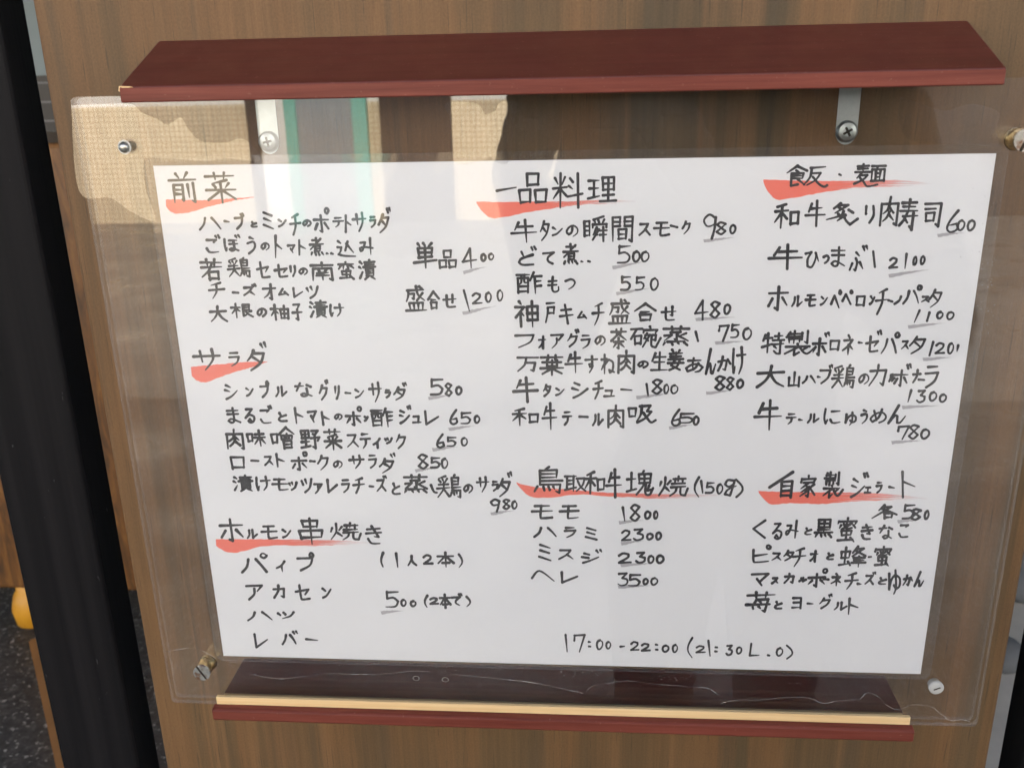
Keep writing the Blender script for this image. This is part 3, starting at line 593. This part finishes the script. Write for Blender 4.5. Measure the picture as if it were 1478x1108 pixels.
# every line of writing: kind, then characters with their boxes measured on enlarged crops of the sheet (@ changes the crop)
LINES = '''
heading|@A 前 70 75 260 270 菜 295 75 495 270
item|@A ハ 255 350 400 435 ー 412 370 452 388 ブ 475 325 545 430 と 575 375 620 418 ミ 645 318 720 430 ン 742 362 800 415 チ 812 330 890 468 の 890 365 950 415 ポ 955 290 1065 450 テ 1075 350 1150 420 ト 1150 335 1195 450 サ 1195 320 1290 445 ラ 1300 345 1345 420 ダ 1350 290 1435 455
item|@B ご 125 40 245 175 ぼ 255 40 390 165 う 420 55 490 185 の 520 95 590 160 ト 620 45 680 215 マ 712 110 775 180 ト 790 75 850 195 煮 865 60 980 195 . 990 168 1010 188 . 1022 168 1042 188 込 1060 80 1205 205 み 1220 60 1330 190
item|@B 若 90 210 260 372 鶏 280 200 455 350 セ 490 230 590 355 セ 615 250 720 350 リ 728 258 778 345 の 790 275 862 335 南 872 235 1050 375 蛮 1070 230 1195 365 漬 1215 215 1350 368
item|@B チ 145 378 275 505 ー 318 445 372 465 ズ 392 390 500 480 オ 532 388 640 510 ム 645 420 725 480 レ 750 415 830 495 ツ 845 405 940 500
item|@B 大 155 545 290 668 根 305 525 475 640 の 492 560 570 632 柚 590 535 730 655 子 740 530 825 655 漬 865 505 1005 640 け 1010 530 1125 630
price|@C 単 540 50 750 275 品 750 115 910 275 4 945 100 1075 275 0 1098 145 1150 215 0 1160 140 1215 205
price|@C 盛 475 405 665 625 合 660 450 770 610 せ 785 475 910 595 1 955 440 1020 630 2 1028 465 1120 565 0 1135 460 1195 550 0 1230 440 1290 540
heading|@D サ 105 135 370 340 ラ 425 170 535 305 ダ 575 80 790 345
item|@E シ 78 88 215 228 ン 270 115 352 200 プ 395 55 492 212 ル 530 100 650 205 な 705 70 870 205 グ 915 45 1022 235 リ 1060 95 1112 228 ー 1152 155 1215 178 ン 1240 128 1335 215 @F サ 60 80 175 245 ラ 185 138 235 210 ダ 245 85 365 230
price|@F 5 525 58 640 190 8 640 90 705 200 0 722 115 778 185
item|@E ま 98 290 232 438 る 262 300 360 438 ご 392 270 522 440 と 555 335 648 425 ト 705 290 795 445 マ 820 320 915 435 ト 945 325 1028 458 の 1055 345 1138 412 ポ 1155 280 1318 462 @F ン 25 340 66 388 酢 75 278 258 435 ジ 290 262 395 405 ュ 392 338 470 402 レ 488 300 605 415
price|@F 6 678 290 745 415 5 755 312 850 410 0 862 335 915 402
item|@E 肉 95 480 262 672 味 278 488 460 645 噌 490 462 722 668 野 752 490 945 668 菜 962 480 1135 680 ス 1165 530 1282 655 @F テ -5 472 85 598 ィ 92 508 158 595 ッ 180 505 250 560 ク 262 478 352 598
price|@F 6 575 475 645 592 5 650 498 738 580 0 762 502 822 575
item|@E ロ 135 725 275 848 ー 315 755 398 780 ス 432 722 525 815 ト 540 700 628 830 ポ 672 680 835 860 ー 838 762 898 782 ク 905 712 1020 860 の 1045 760 1140 842 サ 1185 710 1335 845 @F ラ 58 635 130 745 ダ 135 622 280 785
price|@F 8 435 630 520 752 5 528 655 615 745 0 612 660 672 745
item|@G 漬 200 25 380 170 け 388 35 525 165 モ 518 55 668 162 ッ 660 82 740 160 ツ 762 55 865 180 ァ 865 95 950 190 レ 975 62 1070 180 ラ 1092 62 1170 180 チ 1185 48 1295 185 ー 1318 112 1368 135 ズ 1375 30 1478 170 @F と 235 850 310 945 蒸 325 785 520 935 し 530 860 590 935 鶏 575 785 775 970 の 780 858 862 935 サ 880 800 990 930 ラ 1000 835 1055 920 ダ 1035 765 1165 965
price|@F 9 985 970 1070 1078 8 1080 970 1145 1060 0 1148 985 1200 1055
heading|@G ホ 88 385 300 580 ル 312 470 415 555 モ 430 440 578 558 ン 605 470 690 550 串 735 375 955 605 焼 995 415 1265 570 き 1290 440 1435 600
price|@H ( 890 62 912 152 1 975 65 992 155 人 1038 80 1098 145 2 1128 75 1188 135 本 1205 60 1308 152 ) 1325 70 1355 155
item|@H パ 98 65 265 185 イ 300 110 362 180 プ 418 62 525 172
item|@H ア 135 245 238 335 カ 285 245 358 325 セ 408 242 498 335 ン 560 262 620 325
item|@H ハ 138 395 288 452 ツ 310 395 412 442
item|@H レ 180 518 265 605 バ 330 502 435 585 ー 468 545 545 565
price|@H 5 912 280 1000 378 0 1002 325 1040 370 0 1055 332 1095 372 ( 1135 302 1160 380 2 1165 315 1222 360 本 1218 295 1290 382 で 1285 292 1355 368 ) 1368 308 1400 375
heading|@I 一 218 240 410 290 品 415 115 685 405 料 720 115 1000 440 理 1030 148 1300 385
item|@I 牛 345 530 595 750 タ 605 540 700 730 ン 715 598 820 685 の 840 580 955 695 瞬 995 498 1215 740 間 1245 500 1445 740 @J ス 218 222 350 360 モ 370 210 548 362 ー 540 240 628 280 ク 658 200 755 348
price|@J 9 875 130 1020 395 8 1005 208 1120 350 0 1142 235 1218 338
item|@K ど 110 62 290 250 て 335 115 455 240 煮 525 38 680 240 . 695 198 722 222 . 758 195 785 220
price|@K 5 1028 55 1165 230 0 1170 105 1250 215 0 1250 108 1335 215
item|@K 酢 90 298 342 515 も 385 340 500 500 つ 542 362 652 475
price|@K 5 1058 340 1165 482 5 1195 345 1295 480 0 1335 355 1420 478
item|@K 神 75 565 308 825 戸 362 580 462 782 キ 492 598 632 795 ム 660 665 760 745 チ 795 585 920 810 盛 950 552 1170 795 合 1185 588 1402 770 @L せ 440 145 605 300
price|@L 4 770 85 930 300 8 930 95 1040 278 0 1065 125 1145 235
item|@M フ 122 118 325 262 ォ 355 130 445 275 ア 475 115 618 272 グ 640 65 775 255 ラ 780 120 885 272 の 920 128 1035 240 茶 1078 55 1250 275 @L 碗 130 345 455 575 蒸 455 345 735 550 1 778 395 825 510
price|@L 7 1010 332 1130 512 5 1130 325 1235 475 0 1255 362 1355 490
item|@M 万 140 340 370 500 葉 370 318 620 540 牛 620 290 815 515 す 820 330 960 515 ね 980 312 1130 525 肉 1150 275 1330 518 @L の 205 690 320 775 生 335 598 522 800 姜 500 578 682 800 あ 685 660 870 820 ん 880 570 1000 840 か 1005 645 1150 805 け 1150 550 1300 840
price|@L 8 975 840 1090 1000 8 1090 852 1180 998 0 1195 875 1275 975
item|@M 牛 98 538 365 808 タ 400 615 490 748 ン 525 650 630 738 シ 690 595 862 765 チ 900 575 1018 775 ュ 1010 672 1130 750 ー 1178 658 1305 690
price|@N 1 310 92 345 238 8 370 45 495 220 0 495 100 565 212 0 570 105 662 212
item|@M 和 90 852 370 1040 牛 388 800 555 1080 テ 598 885 705 1035 ー 760 930 865 958 ル 895 905 1015 1038 肉 1048 820 1220 1060 @N 吸 115 318 430 525
price|@N 6 580 365 690 560 5 650 408 835 530 0 810 440 885 545
heading|@O 鳥 125 8 310 180 取 312 65 450 170 和 435 40 565 185 牛 565 25 672 208 塊 690 32 865 190 焼 885 65 1075 198 ( 1105 72 1142 205 1 1145 95 1162 180 5 1172 105 1235 180 0 1240 115 1285 182 g 1285 90 1370 195 ) 1355 85 1405 205
item|@O モ 110 245 248 335 モ 282 245 408 335
price|@O 1 665 255 690 350 8 712 240 780 350 0 800 280 845 335 0 855 280 890 335
item|@O ハ 125 380 272 448 ラ 310 378 388 450 ミ 438 380 518 465
price|@O 2 660 395 728 468 3 730 388 800 468 0 812 415 860 462 0 868 408 910 462
item|@O ミ 152 482 240 592 ス 275 515 375 582 ジ 415 515 550 605
price|@O 2 642 535 728 605 3 745 530 812 605 0 820 550 865 605 0 872 548 925 605
item|@O ヘ 110 640 258 718 レ 292 650 400 725
price|@O 3 635 655 705 745 5 700 665 785 745 0 790 690 830 735 0 838 685 888 738
hours|@P 1 98 55 115 160 7 145 55 215 162 : 228 95 248 132 0 272 85 315 145 0 325 95 360 142 - 405 120 438 132 2 465 95 520 152 2 525 105 582 155 : 605 110 622 150 0 642 115 685 160 0 698 112 735 162 ( 785 72 820 195 2 832 118 892 165 1 900 88 918 185 : 938 125 958 160 3 1000 115 1042 180 0 1058 125 1095 170 L 1132 105 1198 182 . 1235 170 1250 182 O 1282 130 1325 182 ) 1338 115 1378 200
heading|@Q 飯 225 75 605 275 . 680 150 710 175 麺 810 65 1090 270
item|@Q 和 125 400 355 628 牛 388 375 580 612 炙 570 395 862 595 り 905 418 990 580 @R 肉 290 95 502 425 寿 490 120 720 470 司 750 165 955 432
price|@R 6 1005 240 1148 495 0 1115 345 1210 468 0 1220 345 1318 470
item|@S 牛 130 48 518 330 ひ 520 130 690 310 つ 715 165 795 268 ま 800 75 975 300 ぶ 1000 62 1205 350 1 1250 120 1285 310
price|@R 2 390 745 500 872 i 555 702 588 880 0 640 735 700 840 0 720 728 785 832
item|@S ホ 125 495 365 768 ル 382 600 515 728 モ 525 585 658 725 ン 690 605 780 712 ペ 798 535 925 745 ペ 920 535 1045 705 ロ 1068 600 1180 725 ン 1215 600 1282 705 チ 1270 522 1435 812 @T ー 498 262 572 302 ノ 575 215 672 330 パ 680 85 912 328 ス 895 218 1008 305 タ 980 135 1148 370
price|@T i 805 382 895 550 i 955 405 1012 532 0 1075 398 1168 500 0 1195 400 1298 508
item|@U 特 120 60 350 275 製 335 40 640 288 ボ 595 58 770 285 ロ 760 130 865 240 ネ 880 80 1000 280 ー 1030 148 1085 172 @T ゼ 235 625 435 895 パ 420 645 648 918 ス 655 745 765 862 タ 745 690 955 920
price|@T i 985 755 1055 942 2 1060 768 1195 915 0 1205 770 1295 912 i 1318 795 1345 892
item|@U 大 72 365 355 588 山 372 430 490 580 ハ 502 465 645 548 ー 645 472 690 492 ブ 665 362 800 552 鶏 780 362 1012 590 の 1030 445 1142 560 @V カ 285 38 515 328 ル 530 160 620 270 ボ 590 38 820 328 ナ 818 105 940 285 ー 890 222 985 255 ラ 965 60 1155 345
price|@V i 758 352 825 525 3 870 358 995 530 0 1025 378 1135 505 0 1150 405 1255 520
item|@U 牛 48 685 325 988 テ 350 820 460 935 ー 468 872 520 898 ル 550 820 675 920 に 705 770 880 930 ゅ 905 805 1022 945 う 1050 785 1130 928 @V め 300 590 520 780 ん 525 540 765 785
price|@V 7 630 795 795 985 8 770 780 915 975 0 920 835 1045 970
heading|@X 自 145 45 335 250 家 375 75 505 245 製 545 50 710 250 ジ 750 55 885 245 ェ 850 160 910 215 ラ 935 125 990 215 ー 1030 158 1082 180 ト 1125 45 1235 250
price|@X 各 905 290 1105 405 5 1130 290 1230 405 8 1190 320 1275 415 0 1290 335 1335 408
item|@Y く 130 45 240 190 る 275 70 355 200 み 372 50 480 190 と 512 105 575 165 黒 585 40 735 185 蜜 745 30 905 218 き 925 80 1025 200 な 1055 85 1172 195 こ 1205 80 1290 185
item|@Y ピ 130 228 272 370 ス 270 288 352 355 タ 355 270 440 358 チ 418 250 535 402 オ 552 272 622 365 と 675 290 735 348 蜂 765 238 980 405 - 980 315 1015 330 蜜 1020 240 1158 398
item|@Y マ 115 440 258 540 ス 270 470 330 525 カ 362 440 445 522 ル 470 468 535 510 ポ 535 402 688 548 ー 648 480 700 495 ネ 705 440 792 542 チ 805 435 918 570 ー 900 515 940 528 ズ 955 430 1045 530 と 1055 470 1125 530 ゆ 1130 410 1225 605 か 1235 450 1320 540 ん 1320 425 1405 548
item|@Y 苺 78 575 305 735 と 290 645 358 710 ヨ 418 615 498 708 ー 530 658 588 675 グ 618 592 725 708 ル 728 650 835 720 ト 832 620 920 752
'''
def fit(strokes, x0, y0, x1, y1):
    xs = [p[0] for s in strokes for p in s]; ys = [p[1] for s in strokes for p in s]
    a0, a1, b0, b1 = min(xs), max(xs), min(ys), max(ys)
    return [[(x0 + (x1-x0)*((p[0]-a0)/(a1-a0) if a1 > a0 else 0.5), y0 + (y1-y0)*((p[1]-b0)/(b1-b0) if b1 > b0 else 0.5)) for p in s] for s in strokes]
def glyph(ch):
    ch = SMALL.get(ch, ch)
    if ch in VOICED:
        return fit(glyph(VOICED[ch]), 0, 27, 84, 100) + [[(74, 3), (82, 18)], [(92, 0), (100, 14)]]
    if ch in HALF:
        r = [(88 + 11*math.cos(k*math.pi/4), 11 + 11*math.sin(k*math.pi/4)) for k in range(9)]
        return fit(glyph(HALF[ch]), 0, 30, 92, 100) + [r]
    return GLYPH[ch]
level = [0]
def ribbon(bm, pts, wd0, wd1, wd2):
    """a flat marker stroke with round ends through pixel points, laid on the paper"""
    level[0] = (level[0] + 1) % 14; z = 0.00008 + level[0]*0.000006
    if len(pts) < 2: return
    n = len(pts); L, Rr = [], []
    for i, p in enumerate(pts):
        q0, q1 = pts[max(i-1, 0)], pts[min(i+1, n-1)]
        dx, dy = q1[0]-q0[0], q1[1]-q0[1]; d = math.hypot(dx, dy) or 1; nx, ny = -dy/d, dx/d
        t = i/(n-1); w_ = (wd0*(1-t)*(1-t) + 2*wd1*t*(1-t) + wd2*t*t)/2
        w_ *= 1 + 0.07*math.sin(i*1.9 + p[0])
        L.append((p[0]+nx*w_, p[1]+ny*w_)); Rr.append((p[0]-nx*w_, p[1]-ny*w_))
    def cap(c, l, r):
        a = math.atan2(l[1]-c[1], l[0]-c[0]); rad = math.hypot(l[0]-c[0], l[1]-c[1])
        return [(c[0] + rad*math.cos(a - math.pi*k/5), c[1] + rad*math.sin(a - math.pi*k/5)) for k in range(1, 5)]
    V = lambda p: bm.verts.new(W(*at(p[0], p[1], z)))
    lv = [V(p) for p in L]; rv = [V(p) for p in Rr]
    for i in range(n-1): bm.faces.new((lv[i], lv[i+1], rv[i+1], rv[i]))
    e1 = [V(p) for p in cap(pts[-1], Rr[-1], L[-1])][::-1] if False else [V(p) for p in cap(pts[-1], L[-1], Rr[-1])]
    bm.faces.new([lv[-1]] + e1 + [rv[-1]])
    e0 = [V(p) for p in cap(pts[0], Rr[0], L[0])]
    bm.faces.new([rv[0]] + e0 + [lv[0]])
def sections(pts):
    out, cur = [], [pts[0]]
    for i in range(1, len(pts)):
        cur.append(pts[i])
        if i < len(pts)-1:
            a1 = math.atan2(pts[i][1]-pts[i-1][1], pts[i][0]-pts[i-1][0]); a2 = math.atan2(pts[i+1][1]-pts[i][1], pts[i+1][0]-pts[i][0])
            d = abs((a2-a1+math.pi) % (2*math.pi) - math.pi)
            if math.degrees(d) > 80: out.append(cur); cur = [pts[i]]
    out.append(cur); return out
def lean(u, v):
    p = at(u, v); a_ = px((p.x, p.y+0.005, 0)); b_ = px((p.x, p.y-0.005, 0)); return (b_[0]-a_[0])/(b_[1]-a_[1])
def write(bm, ch, x0, y0, x1, y1, kind):
    w_, h_ = x1-x0, y1-y0; size = math.sqrt(max(w_, 6)*max(h_, 6))
    g_ = glyph(ch); ns = len(g_)
    pen = min(4.35, max(3.6, 2.3 + 0.05*size))
    if ns > 9: pen = min(pen, max(2.7, 4.0 - 0.06*(ns-9)))
    if kind == 'hours': pen = 3.1
    if kind == 'heading': pen *= 0.97
    sh = lean((x0+x1)/2, (y0+y1)/2) if w_ > 0.55*h_ else 0.0
    m_ = pen*0.45; ex = abs(sh)*(h_-2*m_)/2*0.35
    if w_ < 2*m_ + 2: x0 -= 0.5; x1 += 0.5; m_x = w_*0.35
    else: m_x = m_
    if h_ < 2*m_ + 1: m_y = h_*0.42
    else: m_y = m_
    F = fit(g_, x0+m_x+ex, y0+m_y, x1-m_x-ex, y1-m_y); yc = (y0+y1)/2
    for s in F:
        j = 0.012*size if ns < 10 else 0.007*size
        s = [(p[0] + random.uniform(-j, j) + sh*(p[1]-yc), p[1] + random.uniform(-j, j)) for p in s]
        sec = sections(s); k = random.uniform(0.92, 1.06)
        for q, part in enumerate(sec):
            last = q == len(sec)-1
            pp = smooth(part, 5) if len(part) > 2 else [(part[0][0] + (part[1][0]-part[0][0])*t/3, part[0][1] + (part[1][1]-part[0][1])*t/3) for t in range(4)]
            ribbon(bm, pp, pen*k*(random.uniform(1.0, 1.3) if q == 0 else 1.0), pen*k*random.uniform(0.78, 1.0), pen*k*(random.choice((0.45, 0.6, 0.85, 1.1)) if last else 1.05))
NAMES = dict(heading='handwritten_heading', item='handwritten_dish', price='handwritten_price', hours='handwritten_opening_hours')
for ln in LINES.strip().splitlines():
    kind, body = ln.split('|'); tk = body.split(); i = 0; bm = bmesh.new()
    while i < len(tk):
        if tk[i][0] == '@' and len(tk[i]) == 2: ox, oy, s = CROP[tk[i][1]]; i += 1; continue
        x0, y0, x1, y1 = (float(q) for q in tk[i+1:i+5])
        write(bm, tk[i], ox + x0/s, oy + y0/s, ox + x1/s, oy + y1/s, kind); i += 5
    bmesh.ops.recalc_face_normals(bm, faces=bm.faces)
    for f in bm.faces:
        if f.normal.y > 0: f.normal_flip()
    obj(NAMES[kind], bm, M['ink'], menu)
# red brush strokes under the headings: (crop, upper edge, lower edge)
def swatch(name, crop, top, bot, z, mat, nu=48, nv=8):
    ox, oy, s = CROP[crop]
    def sample(path, n):
        P = smooth(path, 8); d = [0]
        for p, q in zip(P, P[1:]): d.append(d[-1] + math.hypot(q[0]-p[0], q[1]-p[1]))
        out = []
        for i in range(n+1):
            t = d[-1]*i/n; k = 0
            while k < len(d)-2 and d[k+1] < t: k += 1
            f = (t-d[k])/max(d[k+1]-d[k], 1e-6); out.append((P[k][0] + (P[k+1][0]-P[k][0])*f, P[k][1] + (P[k+1][1]-P[k][1])*f))
        return out
    T, B = sample(top, nu), sample(bot, nu); bm = bmesh.new(); uvl = bm.loops.layers.uv.new('UVMap'); grid = []
    off = random.uniform(0, 40)
    for i in range(nu+1):
        jt, jb = random.uniform(-0.5, 0.5), random.uniform(-0.6, 0.6)
        grid.append([bm.verts.new(W(*at(ox + (T[i][0] + (B[i][0]-T[i][0])*j/nv)/s, oy + (T[i][1] + (B[i][1]-T[i][1])*j/nv)/s + (jt if j == 0 else jb if j == nv else 0), z))) for j in range(nv+1)])
    for i in range(nu):
        for j in range(nv):
            f = bm.faces.new((grid[i][j], grid[i][j+1], grid[i+1][j+1], grid[i+1][j]))
            for lp, (a_, b_) in zip(f.loops, ((i, j), (i, j+1), (i+1, j+1), (i+1, j))): lp[uvl].uv = (a_/nu, b_/nv)
    bm.normal_update()
    for f in bm.faces:
        if f.normal.y > 0: f.normal_flip()
    return obj(name, bm, mat, menu)
for crop, top, bot in (
    ('A', [(60, 245), (130, 245), (280, 250), (450, 240), (598, 229)], [(62, 285), (85, 315), (130, 331), (220, 320), (290, 297), (450, 258), (598, 231)]),
    ('D', [(95, 303), (300, 285), (550, 264), (775, 256)], [(104, 388), (150, 425), (220, 440), (330, 405), (480, 350), (600, 318), (775, 260)]),
    ('G', [(65, 553), (150, 555), (400, 556), (700, 560), (1000, 562), (1340, 584)], [(68, 612), (130, 650), (200, 668), (300, 652), (430, 617), (600, 606), (750, 612), (1000, 606), (1340, 590)]),
    ('I', [(45, 375), (200, 380), (500, 376), (800, 375), (1200, 360), (1470, 374)], [(50, 392), (100, 465), (160, 512), (230, 523), (350, 505), (500, 472), (700, 440), (1000, 402), (1200, 396), (1470, 379)]),
    ('Q', [(40, 203), (130, 205), (500, 214), (800, 215), (1200, 208), (1475, 240)], [(40, 222), (80, 310), (150, 372), (200, 376), (500, 322), (800, 275), (1000, 264), (1200, 262), (1475, 245)]),
    ('O', [(22, 108), (120, 135), (400, 157), (650, 175), (1000, 180), (1300, 186)], [(26, 118), (60, 160), (110, 195), (200, 203), (400, 184), (600, 194), (900, 207), (1300, 192)]),
    ('X', [(72, 192), (200, 200), (600, 206), (900, 208), (1100, 225), (1315, 248)], [(78, 208), (110, 250), (150, 285), (200, 297), (300, 286), (560, 290), (700, 276), (1000, 263), (1315, 253)])):
    swatch('red_brush_stroke', crop, top, bot, 0.00003, M['wetred' if crop in 'AD' else 'red'])
for crop, x0, y0, x1, y1 in (('C', 955, 303, 1150, 258), ('C', 950, 637, 1230, 580), ('F', 515, 210, 690, 190), ('F', 670, 445, 870, 420), ('F', 545, 600, 740, 580), ('F', 415, 760, 570, 740), ('F', 990, 1087, 1170, 1065),
    ('H', 892, 403, 1020, 394), ('J', 880, 407, 1200, 375), ('K', 985, 265, 1280, 215), ('K', 1020, 507, 1340, 460), ('L', 785, 284, 1180, 265), ('L', 980, 520, 1280, 505), ('L', 890, 1020, 1160, 995), ('N', 205, 247, 560, 212), ('N', 555, 572, 810, 540),
    ('O', 645, 354, 800, 340), ('O', 658, 481, 800, 466), ('O', 655, 613, 850, 605), ('O', 640, 745, 850, 738), ('R', 905, 515, 1200, 488), ('R', 385, 947, 820, 882), ('T', 740, 588, 1180, 546), ('T', 915, 974, 1260, 953), ('V', 695, 576, 1160, 560), ('V', 565, 1008, 950, 988), ('X', 1095, 420, 1290, 404)):
    h_ = 2.7*CROP[crop][2]; q = 0.25
    top = [(x0, y0-h_*0.8), (x0+(x1-x0)*0.3, y0+(y1-y0)*0.3-h_*0.8), (x0+(x1-x0)*0.65, y0+(y1-y0)*0.68-h_*0.6), (x1, y1-h_*0.2)]
    bot = [(x0+h_*0.5, y0+h_), (x0+(x1-x0)*0.3, y0+(y1-y0)*0.25+h_*0.75), (x0+(x1-x0)*0.65, y0+(y1-y0)*0.66+h_*0.3), (x1, y1)]
    swatch('grey_underline', crop, top, bot, 0.00005, M['grey'], 20, 4)

# ---------------------------------------------------------------- the person taking the picture (seen only as a dark reflection)
def person():
    me = bpy.data.meshes.new('person')
    J = {}
    def j(n, x, y, z, r, r2=None): J[n] = (W(x, y, z), r, r2 or r)
    bx, bz = 0.235, 0.86
    j('pel', bx, -0.35, bz, 0.16, 0.12); j('wai', bx, -0.20, bz, 0.155, 0.11); j('che', bx, 0.02, bz, 0.18, 0.12); j('nec', bx, 0.17, bz-0.01, 0.07)
    j('hea', bx, 0.27, bz-0.03, 0.085); j('top', bx, 0.37, bz-0.02, 0.085)
    for s, n in ((-1, 'l'), (1, 'r')):
        j(n+'sh', bx+0.18*s, 0.11, bz, 0.075); j(n+'el', bx+0.25*s, -0.14, bz-0.10, 0.055)
        j(n+'wr', 0.03+0.09*s + (0.02 if s > 0 else 0), 0.08, 0.60, 0.034); j(n+'ha', 0.03+0.065*s, 0.15, 0.545, 0.036)
        j(n+'hi', bx+0.09*s, -0.45, bz, 0.105); j(n+'kn', bx+0.10*s, -0.80, bz-0.01, 0.07); j(n+'an', bx+0.11*s, -1.17, bz+0.02, 0.05); j(n+'to', bx+0.12*s, -1.21, bz-0.14, 0.04)
    E_ = [('pel', 'wai'), ('wai', 'che'), ('che', 'nec'), ('nec', 'hea'), ('hea', 'top')]
    for n in 'lr': E_ += [('che', n+'sh'), (n+'sh', n+'el'), (n+'el', n+'wr'), (n+'wr', n+'ha'), ('pel', n+'hi'), (n+'hi', n+'kn'), (n+'kn', n+'an'), (n+'an', n+'to')]
    b = bmesh.new()
    def capsule(p, q, r0, r1):
        p, ra, rb = p; q, qa, qb = q
        steps = max(2, int((q-p).length/0.03))
        for i in range(steps+1):
            t = i/steps; c = p.lerp(q, t); res = bmesh.ops.create_icosphere(b, subdivisions=2, radius=1.0)
            for v in res['verts']: v.co = c + Vector((v.co.x*(ra+(qa-ra)*t), v.co.y*(rb+(qb-rb)*t), v.co.z*(rb+(qb-rb)*t)))
    for a_, b_ in E_: capsule(J[a_], J[b_], 0, 0)
    # fingers closing on the phone from both sides, thumbs in front of it
    for s in (-1, 1):
        hx = 0.03 + 0.075*s
        for k in range(4):
            capsule((W(hx, 0.150+0.014*k, 0.535), 0.010, 0.009), (W(hx+0.014*s, 0.150+0.015*k, 0.500), 0.009, 0.008), 0, 0)
            capsule((W(hx+0.014*s, 0.150+0.015*k, 0.500), 0.009, 0.008), (W(hx-0.012*s, 0.148+0.015*k, 0.482 if s > 0 else 0.4825), 0.008, 0.007), 0, 0)
        capsule((W(hx, 0.135, 0.540), 0.012, 0.011), (W(hx-0.025*s, 0.152, 0.508), 0.010, 0.009), 0, 0)
    bm2 = b; bm2.to_mesh(me); bm2.free(); me.materials.append(M['cloth'])
    o = bpy.data.objects.new('person', me); sc.collection.objects.link(o)
    rm = o.modifiers.new('remesh', 'REMESH'); rm.mode = 'VOXEL'; rm.voxel_size = 0.006; rm.use_smooth_shade = True
    o.modifiers.new('smooth', 'SMOOTH').iterations = 4
    b = bmesh.new(); bmesh.ops.create_icosphere(b, subdivisions=3, radius=0.115)
    for v in b.verts:
        v.co.x *= 0.86
        if v.co.y < 0 and v.co.z < 0.03: v.co.y *= 0.3
        v.co += W(bx, 0.33, bz-0.0)
    obj('hair', b, M['hair'], o, True)
    tag(o, 'person in dark clothes holding up a phone, mirrored in the acrylic', 'person')
person()
ph = thing('smartphone', 'black smartphone held up in front of the menu', 'phone')
obj('case', box(-0.052, 0.092, 0.135, 0.203, 0.487, 0.495, 0.003), M['phone'], ph)
obj('lens', lathe_z(0.0102, 0.1903, [(0.4855, 0.004), (0.4872, 0.004)], 16), M['glass'], ph)
